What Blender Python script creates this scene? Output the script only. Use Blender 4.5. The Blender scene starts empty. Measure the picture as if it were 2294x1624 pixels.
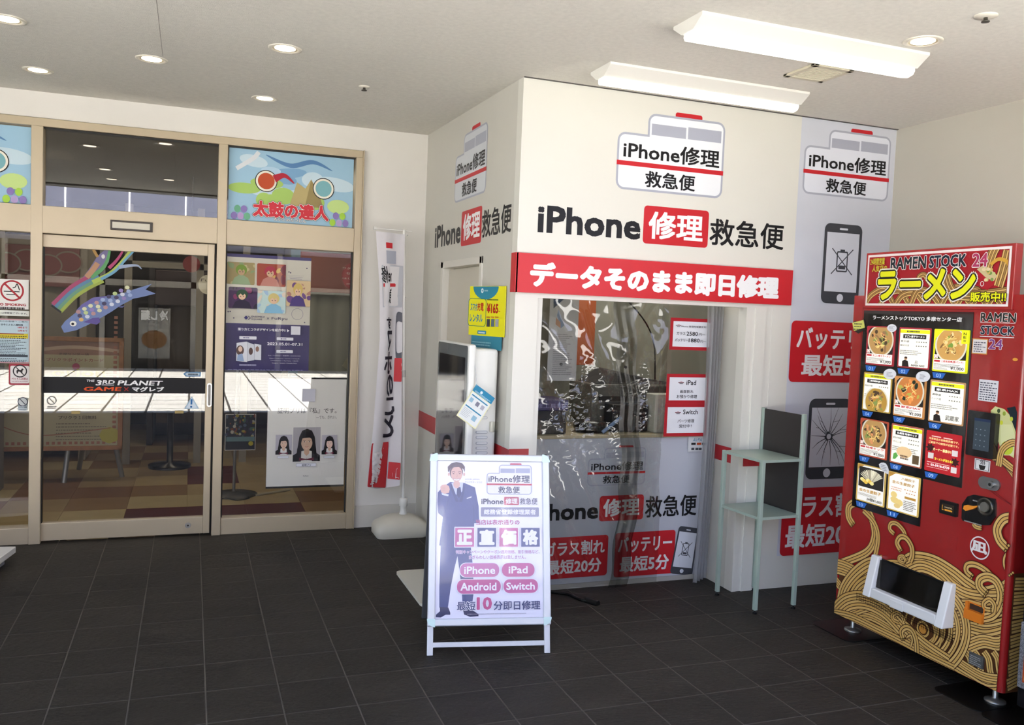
import bpy, math, random
from mathutils import Vector, Matrix, noise
random.seed(7)
sc = bpy.context.scene
col = sc.collection
# ---------------------------------------------------------------- camera
W_, H_, FPX = 2294, 1624, 1938.43
yaw, pit, rol = .357118, .0572776, .0396792
CAM = Vector((0, 0, 1.6715))
f_ = Vector((math.sin(yaw)*math.cos(pit), math.cos(yaw)*math.cos(pit), -math.sin(pit)))
r0 = Vector((math.cos(yaw), -math.sin(yaw), 0)); u0 = r0.cross(f_)
r_ = math.cos(rol)*r0 + math.sin(rol)*u0; u_ = -math.sin(rol)*r0 + math.cos(rol)*u0
cd = bpy.data.cameras.new('camera'); cam = bpy.data.objects.new('camera', cd); col.objects.link(cam)
cd.sensor_width = 36; cd.lens = 36*FPX/W_; cd.clip_start = .02
cam.matrix_world = Matrix(((r_.x, u_.x, -f_.x, CAM.x), (r_.y, u_.y, -f_.y, CAM.y), (r_.z, u_.z, -f_.z, CAM.z), (0, 0, 0, 1)))
sc.camera = cam
# ---------------------------------------------------------------- world, sun, exposure
w = bpy.data.worlds.new('sky'); sc.world = w; w.use_nodes = True
nt = w.node_tree; bg = nt.nodes['Background']
sky = nt.nodes.new('ShaderNodeTexSky'); sky.sky_type = 'NISHITA'; sky.sun_disc = False
SUN_EL = math.radians(60)
sky.sun_elevation = SUN_EL; sky.sun_rotation = 0
nt.links.new(sky.outputs[0], bg.inputs[0]); bg.inputs[1].default_value = .55
sd = bpy.data.lights.new('sun', 'SUN'); sd.energy = 33; sd.angle = .009; sd.color = (1, .975, .94)
so = bpy.data.objects.new('sun', sd); col.objects.link(so)
so.rotation_euler = Vector((0, math.cos(SUN_EL), math.sin(SUN_EL))).to_track_quat('Z', 'Y').to_euler()
sc.view_settings.view_transform = 'Standard'; sc.view_settings.look = 'None'
sc.view_settings.gamma = 1; sc.view_settings.use_curve_mapping = False
sc.view_settings.exposure = .46
LENS_E = 9; LINE_E = 1.2; INT_E = 6

# ---------------------------------------------------------------- materials
def lin(h):
    h = h.lstrip('#'); out = []
    for i in (0, 2, 4):
        c = int(h[i:i+2], 16)/255
        out.append(c/12.92 if c <= .04045 else ((c+.055)/1.055)**2.4)
    return out + [1]
_m = {}
def mat(name, h, rough=.5, metal=0, emit=0, noise_amt=0, nscale=8, bump=0, bscale=60, coat=0, spec=.5, alpha=1, trans=0):
    if name in _m: return _m[name]
    m = bpy.data.materials.new(name); m.use_nodes = True; t = m.node_tree; b = t.nodes['Principled BSDF']
    c = lin(h); b.inputs['Base Color'].default_value = c
    b.inputs['Roughness'].default_value = rough; b.inputs['Metallic'].default_value = metal
    b.inputs['Specular IOR Level'].default_value = spec
    if coat: b.inputs['Coat Weight'].default_value = coat; b.inputs['Coat Roughness'].default_value = .03
    if emit: b.inputs['Emission Color'].default_value = c; b.inputs['Emission Strength'].default_value = emit
    if alpha < 1: b.inputs['Alpha'].default_value = alpha
    if trans: b.inputs['Transmission Weight'].default_value = trans
    tc = t.nodes.new('ShaderNodeTexCoord')
    if noise_amt:
        n = t.nodes.new('ShaderNodeTexNoise'); n.inputs['Scale'].default_value = nscale; n.inputs['Detail'].default_value = 6
        t.links.new(tc.outputs['Object'], n.inputs['Vector'])
        mr = t.nodes.new('ShaderNodeMapRange'); mr.inputs[1].default_value = .3; mr.inputs[2].default_value = .7
        mr.inputs[3].default_value = 1-noise_amt; mr.inputs[4].default_value = 1+noise_amt
        t.links.new(n.outputs['Fac'], mr.inputs[0])
        mx = t.nodes.new('ShaderNodeVectorMath'); mx.operation = 'SCALE'; mx.inputs[0].default_value = c[:3]
        t.links.new(mr.outputs[0], mx.inputs['Scale']); t.links.new(mx.outputs[0], b.inputs['Base Color'])
    if bump:
        n2 = t.nodes.new('ShaderNodeTexNoise'); n2.inputs['Scale'].default_value = bscale; n2.inputs['Detail'].default_value = 4
        t.links.new(tc.outputs['Object'], n2.inputs['Vector'])
        bp = t.nodes.new('ShaderNodeBump'); bp.inputs['Strength'].default_value = bump; bp.inputs['Distance'].default_value = .01
        t.links.new(n2.outputs['Fac'], bp.inputs['Height']); t.links.new(bp.outputs[0], b.inputs['Normal'])
    _m[name] = m; return m
GLOW = {}
def C(h, emit=0, rough=.45):
    h = h.lstrip('#')
    return mat('print_%s_%g_%g' % (h, emit, rough), h, rough, emit=emit, spec=.22)
def glass(name, tint, f0, rough=0.0):
    if name in _m: return _m[name]
    m = bpy.data.materials.new(name); m.use_nodes = True; t = m.node_tree; t.nodes.clear()
    o = t.nodes.new('ShaderNodeOutputMaterial'); mx = t.nodes.new('ShaderNodeMixShader')
    tr = t.nodes.new('ShaderNodeBsdfTransparent'); tr.inputs[0].default_value = lin(tint)
    g = t.nodes.new('ShaderNodeBsdfGlossy'); g.inputs['Roughness'].default_value = rough
    ge = t.nodes.new('ShaderNodeNewGeometry'); dp = t.nodes.new('ShaderNodeVectorMath'); dp.operation = 'DOT_PRODUCT'
    t.links.new(ge.outputs['Normal'], dp.inputs[0]); t.links.new(ge.outputs['Incoming'], dp.inputs[1])
    def mth(op, a, b=None, c=None):
        n = t.nodes.new('ShaderNodeMath'); n.operation = op
        for k, x in enumerate((a, b, c)):
            if x is None: continue
            if isinstance(x, (int, float)): n.inputs[k].default_value = x
            else: t.links.new(x, n.inputs[k])
        return n.outputs[0]
    k1 = mth('SUBTRACT', 1, mth('ABSOLUTE', dp.outputs['Value'])); fz = mth('MULTIPLY_ADD', mth('POWER', k1, 5), 1-f0, f0)
    t.links.new(fz, mx.inputs[0]); t.links.new(tr.outputs[0], mx.inputs[1]); t.links.new(g.outputs[0], mx.inputs[2])
    t.links.new(mx.outputs[0], o.inputs[0]); _m[name] = m; return m

# ---------------------------------------------------------------- frames: a flat face in the place, with u across and v up
class Frame:
    def __init__(s, O, U, V):
        s.O = Vector(O); s.U = Vector(U).normalized(); s.V = Vector(V).normalized(); s.N = s.U.cross(s.V)
    def P(s, u, v, d=0): return s.O + s.U*u + s.V*v + s.N*d
    def px(s, x, y):          # point of this face seen at photograph pixel (x, y), as (u, v)
        d = f_*FPX + r_*(x-W_/2) - u_*(y-H_/2)
        t = (s.O-CAM).dot(s.N)/d.dot(s.N); q = CAM + d*t - s.O
        return q.dot(s.U), q.dot(s.V)
def zoom(ox, oy, k): return lambda x, y: (ox+x*k, oy+y*k)
ident = lambda x, y: (x, y)

# ---------------------------------------------------------------- mesh building
class MB:
    def __init__(s): s.v = []; s.f = []; s.mi = []; s.m = []; s.sm = []
    def slot(s, m):
        if m not in s.m: s.m.append(m)
        return s.m.index(m)
    def add(s, vs, fs, m, smooth=False):
        b = len(s.v); s.v += [tuple(q) for q in vs]; k = s.slot(m)
        for f in fs: s.f.append(tuple(i+b for i in f)); s.mi.append(k); s.sm.append(smooth)
    def hexa(s, q, m):
        s.add(q, [(3, 2, 1, 0), (4, 5, 6, 7), (0, 1, 5, 4), (1, 2, 6, 5), (2, 3, 7, 6), (3, 0, 4, 7)], m)
    def box(s, a, b, m):
        x0, y0, z0 = a; x1, y1, z1 = b
        s.hexa([(x0, y0, z0), (x1, y0, z0), (x1, y1, z0), (x0, y1, z0), (x0, y0, z1), (x1, y0, z1), (x1, y1, z1), (x0, y1, z1)], m)
    def fbox(s, F, u0, v0, u1, v1, d0, d1, m):
        s.hexa([F.P(u0, v0, d0), F.P(u1, v0, d0), F.P(u1, v1, d0), F.P(u0, v1, d0), F.P(u0, v0, d1), F.P(u1, v0, d1), F.P(u1, v1, d1), F.P(u0, v1, d1)], m)
    def cyl(s, a, b, r, m, n=16, r2=None, caps=True, smooth=True):
        a = Vector(a); b = Vector(b); r2 = r if r2 is None else r2; d = (b-a).normalized()
        x = d.orthogonal().normalized(); y = d.cross(x)
        ring = lambda c, rr: [c+(x*math.cos(6.28319*i/n)+y*math.sin(6.28319*i/n))*rr for i in range(n)]
        vs = ring(a, r)+ring(b, r2)
        s.add(vs, [(i, (i+1) % n, n+(i+1) % n, n+i) for i in range(n)], m, smooth)
        if caps: s.add(ring(a, r), [tuple(range(n-1, -1, -1))], m); s.add(ring(b, r2), [tuple(range(n))], m)
    def lathe(s, c, prof, m, n=24, axis=(0, 0, 1)):   # prof: (radius, height) along axis
        c = Vector(c); d = Vector(axis).normalized(); x = d.orthogonal().normalized(); y = d.cross(x); vs = []
        for r, h in prof:
            vs += [c+d*h+(x*math.cos(6.28319*i/n)+y*math.sin(6.28319*i/n))*r for i in range(n)]
        fs = [(k*n+i, k*n+(i+1) % n, (k+1)*n+(i+1) % n, (k+1)*n+i) for k in range(len(prof)-1) for i in range(n)]
        s.add(vs, fs, m, True)
    def prism(s, F, pts, d0, d1, m, side=None):       # outline in (u, v), between depths d0 and d1
        n = len(pts); a = [F.P(u, v, d0) for u, v in pts]; b = [F.P(u, v, d1) for u, v in pts]
        s.add(a, [tuple(range(n-1, -1, -1))], m); s.add(b, [tuple(range(n))], m)
        s.add(a+b, [(i, (i+1) % n, n+(i+1) % n, n+i) for i in range(n)], side or m)
    def tube(s, pts, r, m, n=8):
        for a, b in zip(pts, pts[1:]): s.cyl(a, b, r, m, n)
    def build(s, name, parent=None, loc=None, bevel=0, seg=2):
        if loc is None:
            if parent: loc = wloc(parent)
            else:
                xs, ys, zs = zip(*s.v); loc = Vector(((min(xs)+max(xs))/2, (min(ys)+max(ys))/2, min(zs)))
        loc = Vector(loc); me = bpy.data.meshes.new(name)
        me.from_pydata([(x-loc.x, y-loc.y, z-loc.z) for x, y, z in s.v], [], s.f)
        for m in s.m: me.materials.append(m)
        me.polygons.foreach_set('material_index', s.mi); me.polygons.foreach_set('use_smooth', s.sm); me.update()
        o = bpy.data.objects.new(name, me); col.objects.link(o)
        if parent: o.parent = parent; o.location = loc-wloc(parent)
        else: o.location = loc
        if bevel:
            b = o.modifiers.new('bevel', 'BEVEL'); b.width = bevel; b.segments = seg; b.limit_method = 'ANGLE'; b.angle_limit = .6
        return o
def wloc(o):
    l = Vector(o.location)
    while o.parent: o = o.parent; l += o.location
    return l
def rr(x0, y0, x1, y1, r, n=5):                        # rounded rectangle outline
    if x0 > x1: x0, x1 = x1, x0
    if y0 > y1: y0, y1 = y1, y0
    r = min(r, (x1-x0)/2, (y1-y0)/2); out = []
    for cx, cy, a in ((x1-r, y0+r, -90), (x1-r, y1-r, 0), (x0+r, y1-r, 90), (x0+r, y0+r, 180)):
        for i in range(n+1):
            t = math.radians(a+90*i/n); out.append((cx+r*math.cos(t), cy+r*math.sin(t)))
    return out
def ell(cx, cy, rx, ry, n=28, a=0):
    return [(cx+rx*math.cos(t)*math.cos(a)-ry*math.sin(t)*math.sin(a), cy+rx*math.cos(t)*math.sin(a)+ry*math.sin(t)*math.cos(a)) for t in [6.28319*i/n for i in range(n)]]
def spline(p, k=8):
    if len(p) < 3: return list(p)
    q = [p[0]]+list(p)+[p[-1]]; out = []
    for i in range(1, len(q)-2):
        a, b, c, d = [Vector(x) for x in q[i-1:i+3]]
        for j in range(k):
            t = j/k; out.append(tuple(.5*((2*b)+(c-a)*t+(2*a-5*b+4*c-d)*t*t+(3*b-a-3*c+d)*t**3)))
    out.append(tuple(p[-1])); return out
_tx = {}
def glyphs(s, bold):
    k = (s, bold)
    if k not in _tx:
        c = bpy.data.curves.new('t', 'FONT'); c.body = s; c.size = 1; c.offset = bold; c.resolution_u = 2; c.align_x = 'LEFT'
        c.space_line = 1.15
        o = bpy.data.objects.new('t', c); col.objects.link(o)
        me = bpy.data.meshes.new_from_object(o.evaluated_get(bpy.context.evaluated_depsgraph_get()))
        vs = [(v.co.x, v.co.y) for v in me.vertices]; fs = [tuple(p.vertices) for p in me.polygons if len(p.vertices) > 2]
        bpy.data.objects.remove(o); bpy.data.meshes.remove(me)
        if vs:
            xs = [v[0] for v in vs]; ys = [v[1] for v in vs]; bb = (min(xs), min(ys), max(xs), max(ys))
        else: bb = (0, 0, 1, 1)
        _tx[k] = (vs, fs, bb)
    return _tx[k]
class Art(MB):                                          # flat print on a Frame, painted in layers a fraction of a millimetre apart
    def __init__(s, F, d=.0006, step=.00022, emit=0, rough=.45, clamp=None):
        super().__init__(); s.F = F; s.d = d; s.st = step; s.e = emit; s.r = rough; s.cl = clamp; s.z = ident
    def c(s, h): return h if not isinstance(h, str) else C(h, s.e, s.r)
    def up(s, k=1): s.d += s.st*k; return s
    def q(s, x, y): return s.F.px(*s.z(x, y))
    def qs(s, pts): return [s.q(*p) for p in pts]
    def poly(s, pts, h):
        if s.cl: pts = [(min(max(u, s.cl[0]), s.cl[2]), min(max(v, s.cl[1]), s.cl[3])) for u, v in pts]
        a = sum(p[0]*q[1]-q[0]*p[1] for p, q in zip(pts, pts[1:]+pts[:1]))
        if a < 0: pts = pts[::-1]
        s.add([s.F.P(u, v, s.d) for u, v in pts], [tuple(range(len(pts)))], s.c(h)); s.up()
    def rect(s, x0, y0, x1, y1, h): s.poly([(x0, y0), (x1, y0), (x1, y1), (x0, y1)], h)
    def rrect(s, x0, y0, x1, y1, r, h): s.poly(rr(x0, y0, x1, y1, r), h)
    def ell(s, cx, cy, rx, ry, h, n=28, a=0): s.poly(ell(cx, cy, rx, ry, n, a), h)
    def ring(s, cx, cy, r, w_, h, n=36):
        o = ell(cx, cy, r, r, n); i = ell(cx, cy, r-w_, r-w_, n)
        s.add([s.F.P(u, v, s.d) for u, v in o+i], [(k, (k+1) % n, n+(k+1) % n, n+k) for k in range(n)], s.c(h)); s.up()
    def stroke(s, pts, w_, h, k=8, taper=None, cap=False):
        p = spline([(*q, 0) for q in pts], k) if len(pts) > 2 else [(*q, 0) for q in pts]
        n = len(p); L = []; R = []
        for i in range(n):
            a = p[max(i-1, 0)]; b = p[min(i+1, n-1)]; dx, dy = b[0]-a[0], b[1]-a[1]; l = math.hypot(dx, dy) or 1
            ww = (w_ if not callable(w_) else w_(i/(n-1)))/2
            L.append((p[i][0]-dy/l*ww, p[i][1]+dx/l*ww)); R.append((p[i][0]+dy/l*ww, p[i][1]-dx/l*ww))
        V = L+R
        if s.cl: V = [(min(max(u, s.cl[0]), s.cl[2]), min(max(v, s.cl[1]), s.cl[3])) for u, v in V]
        s.add([s.F.P(u, v, s.d) for u, v in V], [(i, n+i, n+i+1, i+1) for i in range(n-1)], s.c(h))
        if cap:
            for e in (p[0], p[-1]):
                ww = w_/2; s.add([s.F.P(u, v, s.d) for u, v in ell(e[0], e[1], ww, ww, 12)], [tuple(range(12))], s.c(h))
        s.up()
    def text(s, t, x0, y0, x1, y1, h, bold=.0, skew=0, ol=None, oc=None):
        if x0 > x1: x0, x1 = x1, x0
        if y0 > y1: y0, y1 = y1, y0
        if ol: # outline layers underneath, thickest first
            for (o_, c_) in ol: s._t(t, x0, y0, x1, y1, c_, bold, skew, o_); s.up()
        s._t(t, x0, y0, x1, y1, h, bold, skew, 0); s.up()
    def _t(s, t, x0, y0, x1, y1, h, bold, skew, extra):
        vs, fs, bb = glyphs(t, 0)
        B = max(bold, 0); w0, h0 = bb[2]-bb[0]+2*B, bb[3]-bb[1]+2*B; kx = (x1-x0)/w0; ky = (y1-y0)/h0; rad = B+extra
        if rad == 0: offs = [(0, 0)]
        elif rad <= .035 or (y1-y0) < .03: offs = [(rad*a, rad*b) for a, b in ((-.8, -.8), (.8, -.8), (.8, .8), (-.8, .8))]+([(0, 0)] if rad > .025 else [])
        else: offs = [(rad*q*math.cos(k*math.pi/6), rad*q*math.sin(k*math.pi/6)) for q, st in ((1, 1), (.5, 3)) for k in range(0, 12, st)]+[(0, 0)]
        d0 = s.d
        for ki, (ox, oy) in enumerate(offs):
            s.d = d0+s.st*.9*ki/len(offs)
            g = [(x0+(x+ox-bb[0]+B)*kx+skew*(y-bb[1])*ky, y0+(y+oy-bb[1]+B)*ky) for x, y in vs]
            s.add([s.F.P(u, v, s.d) for u, v in g], fs, s.c(h))
        s.d = d0
    # the same, with corners read off the photograph (top-left, bottom-right)
    def R(s, a, b, h): (x0, y0), (x1, y1) = s.q(*a), s.q(*b); s.rect(x0, y0, x1, y1, h)
    def RR(s, a, b, r, h): (x0, y0), (x1, y1) = s.q(*a), s.q(*b); s.rrect(x0, y0, x1, y1, r, h)
    def T(s, t, a, b, h, bold=0, **k): (x0, y0), (x1, y1) = s.q(*a), s.q(*b); s.text(t, x0, y0, x1, y1, h, bold, **k)
    def Pg(s, pts, h): s.poly(s.qs(pts), h)
    def S(s, pts, w_, h, **k): s.stroke(s.qs(pts), w_, h, **k)
    def lines(s, x0, y0, x1, y1, n, h, fill=.5, seed=1, seg=.04):       # rows of print too small to read
        R = random.Random(seed); hh = (y1-y0)/n; vs = []; fs = []
        for i in range(n):
            y = y0+hh*i; x = x0; end = x1-(x1-x0)*R.random()*.35
            while x < end:
                w2 = (x1-x0)*seg*(.5+R.random()); a = min(x+w2, end); b = len(vs)
                vs += [(x, y), (a, y), (a, y+hh*fill), (x, y+hh*fill)]; fs.append((b, b+1, b+2, b+3)); x = a+(x1-x0)*seg*.35
        s.add([s.F.P(u, v, s.d) for u, v in vs], fs, s.c(h)); s.up()

def tag(o, label=None, cat=None, group=None, kind=None):
    for k, v in (('label', label), ('category', cat), ('group', group), ('kind', kind)):
        if v: o[k] = v
    return o
def thing(name, label, cat, loc, group=None):
    o = bpy.data.objects.new(name, None); o.empty_display_size = .1; col.objects.link(o); o.location = loc
    return tag(o, label, cat, group)
def root(name, loc=(0, 0, 0), label=None):
    o = bpy.data.objects.new(name, None); col.objects.link(o); o.location = loc; return tag(o, label, kind='structure')
# ---------------------------------------------------------------- shared materials
WALL = mat('wall_white', '#e0dcd4', .7, noise_amt=.02, nscale=3, bump=.04, bscale=220)
SHOPW = mat('shop_panel_white', '#dbd9cf', .35, noise_amt=.01, nscale=2)
CEIL = mat('ceiling_board', '#dcd8ce', .9, noise_amt=.05, nscale=40, bump=.25, bscale=180)
ALU = mat('champagne_aluminium', '#bfb095', .42, metal=.4, noise_amt=.03, nscale=5)
ALUS = mat('silver_aluminium', '#b9b6b0', .3, metal=.7, noise_amt=.03, nscale=6)
DARK = mat('dark_gasket', '#1d1b19', .5)
BLK = mat('black_plastic', '#101010', .28)
WPL = mat('white_plastic', '#e6e4de', .4, noise_amt=.02, nscale=9)
GL = glass('door_glass', '#fbfaf6', .07)
CLEAR = glass('clear_acrylic', '#f4f4f4', .04)
SIG = '#c8202a'; INK = '#1c1b1d'; LAV = '#a9acb9'
CZ = lambda y: 2.945+.045*max(0, (y-4.45)/2.02)

# ---------------------------------------------------------------- floor of the alcove: dark slate tiles on a 300 mm grid
def tile_material(name, h, k=.12):
    m = mat(name, h, .6, noise_amt=.18, nscale=3.2, bump=.5, bscale=26, spec=.25)
    t = m.node_tree; b = t.nodes['Principled BSDF']; sc_ = [n for n in t.nodes if n.type == 'VECT_MATH'][0]
    oi = t.nodes.new('ShaderNodeObjectInfo'); mr = t.nodes.new('ShaderNodeMapRange'); mr.inputs[3].default_value = 1-k; mr.inputs[4].default_value = 1+k
    t.links.new(oi.outputs['Random'], mr.inputs[0])
    v2 = t.nodes.new('ShaderNodeVectorMath'); v2.operation = 'SCALE'; t.links.new(sc_.outputs[0], v2.inputs[0]); t.links.new(mr.outputs[0], v2.inputs['Scale'])
    t.links.new(v2.outputs[0], b.inputs['Base Color'])
    for n in t.nodes:      # stretched grain, different on every tile
        if n.type == 'TEX_NOISE':
            mp = t.nodes.new('ShaderNodeMapping'); mp.inputs['Scale'].default_value = (1, 3.2, 1); src = n.inputs['Vector'].links[0].from_socket
            cb = t.nodes.new('ShaderNodeVectorMath'); cb.operation = 'ADD'; ml = t.nodes.new('ShaderNodeMath'); ml.operation = 'MULTIPLY'; ml.inputs[1].default_value = 37
            t.links.new(oi.outputs['Random'], ml.inputs[0]); t.links.new(src, cb.inputs[0]); t.links.new(ml.outputs[0], cb.inputs[1])
            t.links.new(cb.outputs[0], mp.inputs[0]); t.links.new(mp.outputs[0], n.inputs['Vector'])
    return m
SLATE = tile_material('slate_tile', '#2e2a25')
GROUT = mat('grout', '#57524a', .9, noise_amt=.2, nscale=4)
b = MB(); b.box((-5, -.68, -.05), (4.25, 6.5, -.0012), GROUT)
floor = b.build('floor', loc=(0, 0, 0)); tag(floor, 'dark slate-tiled floor of the entrance alcove', kind='structure')
def tile_mesh(sz, top, bv, m, name):
    b = MB(); h = sz/2; k = h-bv
    vs = [(-h, -h, -.006), (h, -h, -.006), (h, h, -.006), (-h, h, -.006), (-h, -h, top-bv), (h, -h, top-bv), (h, h, top-bv), (-h, h, top-bv), (-k, -k, top), (k, -k, top), (k, k, top), (-k, k, top)]
    b.add(vs, [(0, 1, 5, 4), (1, 2, 6, 5), (2, 3, 7, 6), (3, 0, 4, 7), (4, 5, 9, 8), (5, 6, 10, 9), (6, 7, 11, 10), (7, 4, 8, 11), (8, 9, 10, 11)], m)
    me = bpy.data.meshes.new(name); me.from_pydata(b.v, [], b.f); me.materials.append(m); me.update(); return me
def seen(x, y, z, mx=40):
    d = Vector((x, y, z))-CAM; dz = d.dot(f_)
    if dz < .1: return False
    px = W_/2+FPX*d.dot(r_)/dz; py = H_/2-FPX*d.dot(u_)/dz
    return -mx < px < W_+mx and -mx < py < H_+mx
tm = tile_mesh(.2942, 0, .0010, SLATE, 'tile')
T0 = (-.5125, 4.131); cells = []
for i in range(-14, 17):
    for j in range(-16, 8):
        x = T0[0]+.3*i+.15; y = T0[1]+.3*j+.15
        if -4.9 < x < 4.2 and -.6 < y < 6.4: cells.append((not seen(x, y, 0, 90), x*x+y*y, x, y))
cells.sort(); rest = MB()
for k, (nv, _, x, y) in enumerate(cells):
    if k < 300 and not nv:
        o = bpy.data.objects.new('tile', tm); col.objects.link(o); o.parent = floor; o.location = (x, y, 0)
        o.rotation_euler = (random.uniform(-.0012, .0012), random.uniform(-.0012, .0012), random.choice((0, 0, 3.14159)))
    else:
        h = .1478; rest.add([(x-h, y-h, -.0004), (x+h, y-h, -.0004), (x+h, y+h, -.0004), (x-h, y+h, -.0004)], [(0, 1, 2, 3)], SLATE)
o = rest.build('tiles_out_of_view', parent=floor); tag(o, kind='stuff')

# ---------------------------------------------------------------- ceiling
b = MB()
for y0, y1 in ((1.84, 4.45), (4.45, 6.47)):
    b.hexa([(-5, y0, CZ(y0)), (4.4, y0, CZ(y0)), (4.4, y1, CZ(y1)), (-5, y1, CZ(y1)), (-5, y0, 3.1), (4.4, y0, 3.1), (4.4, y1, 3.1), (-5, y1, 3.1)], CEIL)
ceil = b.build('ceiling', loc=(0, 1.84, 2.945)); tag(ceil, 'off-white mineral board ceiling over the alcove', kind='structure')
b = MB(); b.box((-.1612, 1.9, 2.9441), (-.1588, 5.0, 2.9448), mat('seam', '#948f86', .9)); b.build('board_seam', ceil)
b = MB(); b.box((-5, 1.6, 2.93), (4.6, 1.84, 4.35), mat('fascia', '#8d8a84', .6)); tag(b.build('trim_1'), 'canopy fascia over the entrance', kind='structure')
b = MB(); b.box((-6, 1.84, 4.2), (6, 14, 4.35), mat('roof', '#77756f', .8)); tag(b.build('roof'), 'flat roof over the building', kind='structure')

# ---------------------------------------------------------------- walls
b = MB()
b.box((-5, 6.47, 2.818), (1.70, 6.62, 2.995), WALL); b.box((1.172, 6.47, 0), (1.70, 6.62, 2.818), WALL)
b.box((1.172, 6.464, 0), (1.664, 6.47, .1685), mat('wall_skirt', '#cfcabf', .6))
wb = b.build('wall_back', loc=(1.4, 6.5, 0)); tag(wb, 'white wall around the glazed entrance', kind='structure')
b = MB(); b.box((4.24, .9, 0), (4.4, 4.45, 3.1), mat('wall_right_paint', '#bdb9ac', .7, noise_amt=.015, nscale=3)); tag(b.build('wall_right'), 'plain off-white wall behind the vending machines', kind='structure')
b = MB(); b.box((-5.15, 3.2, 0), (-5, 6.6, 3.1), mat('light_block_left_grey', '#8a857c', .7)); tag(b.build('light_block_left'), 'unseen wall at the far left, added to hold back side light', kind='structure')  # unseen wall, added with its length and tone set to cut side light
# shop side wall (faces left) with a door opening x=1.664, y 5.03..5.96
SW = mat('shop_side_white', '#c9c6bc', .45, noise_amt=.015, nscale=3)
b = MB()
b.box((1.664, 4.531, 0), (1.74, 5.035, 2.97), SW); b.box((1.664, 5.955, 0), (1.74, 6.47, 2.99), SW); b.box((1.664, 5.035, 2.01), (1.74, 5.955, 2.985), SW)
wsl = b.build('wall_shop_left', loc=(1.664, 5.2, 0)); tag(wsl, 'white side wall of the repair shop', kind='structure')
# shop front
b = MB()
b.box((1.664, 4.45, 1.76), (4.24, 4.53, 2.95), SHOPW)
b.box((1.664, 4.45, 0), (1.80, 4.53, 1.76), SHOPW); b.box((1.80, 4.462, 0), (1.832, 4.75, 1.76), SHOPW)
b.box((3.20, 4.452, 0), (3.36, 4.53, 1.76), SHOPW); b.box((3.36, 4.45, 0), (4.24, 4.53, 1.76), SHOPW)
b.box((3.172, 4.531, 0), (3.1985, 4.78, 1.76), SW); b.box((3.17, 4.448, 0), (3.1995, 4.53, 1.76), SHOPW); b.box((3.235, 4.444, 0), (3.31, 4.452, 1.76), SHOPW)
wsf = b.build('wall_shop_front', loc=(2.9, 4.45, 0)); tag(wsf, 'white panelled front of the repair shop', kind='structure')
b = MB(); b.box((1.664, 4.436, 2.9415), (4.24, 4.449, 2.9455), mat('gap', '#55524d', .8)); b.build('shadow_gap', ceil)

# ---------------------------------------------------------------- game hall behind the glass
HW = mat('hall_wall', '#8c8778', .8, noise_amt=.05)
b = MB(); b.box((-4, 6.44, -.06), (3.6, 13.2, -.006), mat('hall_screed', '#6b5d46', .7))
fl2 = b.build('floor', loc=(0, 8, 0)); tag(fl2, 'patchwork vinyl floor of the game hall behind the glass', kind='structure')
cols_ = [mat('vinyl_'+h, h, .35, noise_amt=.08, nscale=5) for h in ('#a8946c', '#9a8460', '#8b6e4c', '#7c5a40', '#5d2a2a', '#b3a27a')]
vm = [tile_mesh(.4485, 0, .001, m, 'vinyl_tile') for m in cols_]
RT = random.Random(4)
fixed = {(0, 0): 4, (0, 1): 5, (1, 0): 4, (-1, 0): 4, (0, 3): 4, (0, 4): 4, (-1, 1): 5, (-1, 2): 2, (-1, 3): 0, (1, 1): 0, (-2, 1): 2, (-2, 2): 3, (-3, 1): 1, (-3, 2): 3, (-1, 4): 1, (-2, 0): 5, (-3, 0): 0, (0, 2): 0, (2, 0): 2}
for i in range(-7, 7):
    for j in range(-1, 13):
        k = fixed.get((i, j), RT.choice((0, 0, 1, 1, 2, 2, 3, 5)))
        o = bpy.data.objects.new('tile', vm[k]); col.objects.link(o); o.parent = fl2
        o.location = (.225+.45*i, 7.175+.45*j-8, 0)
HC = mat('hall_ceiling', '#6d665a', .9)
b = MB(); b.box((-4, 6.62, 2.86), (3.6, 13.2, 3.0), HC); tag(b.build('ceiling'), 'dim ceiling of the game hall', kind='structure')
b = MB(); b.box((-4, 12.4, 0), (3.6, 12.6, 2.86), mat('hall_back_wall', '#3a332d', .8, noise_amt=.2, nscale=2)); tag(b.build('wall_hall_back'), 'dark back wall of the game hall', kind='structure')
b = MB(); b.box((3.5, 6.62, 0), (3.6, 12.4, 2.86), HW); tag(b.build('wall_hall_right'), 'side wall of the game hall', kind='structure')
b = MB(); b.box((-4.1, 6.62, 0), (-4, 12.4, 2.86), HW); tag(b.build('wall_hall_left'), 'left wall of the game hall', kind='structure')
# ---------------------------------------------------------------- plaza outside and the building across it (seen as reflections)
PAVE = mat('plaza_paving', '#dedad2', .8)
t = PAVE.node_tree; bk = t.nodes.new('ShaderNodeTexBrick'); tc = t.nodes.new('ShaderNodeTexCoord')
bk.offset = 0; bk.inputs['Scale'].default_value = 1; bk.inputs['Brick Width'].default_value = .6; bk.inputs['Row Height'].default_value = .6; bk.inputs['Mortar Size'].default_value = .018
bk.inputs['Color1'].default_value = lin('#e2dfd8'); bk.inputs['Color2'].default_value = lin('#d6d2ca'); bk.inputs['Mortar'].default_value = lin('#4a4743')
t.links.new(tc.outputs['Object'], bk.inputs[0]); t.links.new(bk.outputs[0], t.nodes['Principled BSDF'].inputs['Base Color'])
b = MB(); b.box((-40, -40, -.06), (40, -.68, -.004), PAVE); b.box((-40, -.68, -.06), (-5.16, 30, -.004), PAVE); b.box((4.41, -.68, -.06), (40, 30, -.004), PAVE)
tag(b.build('ground', loc=(0, 0, 0)), 'pale stone paving of the plaza outside', kind='structure')
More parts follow.
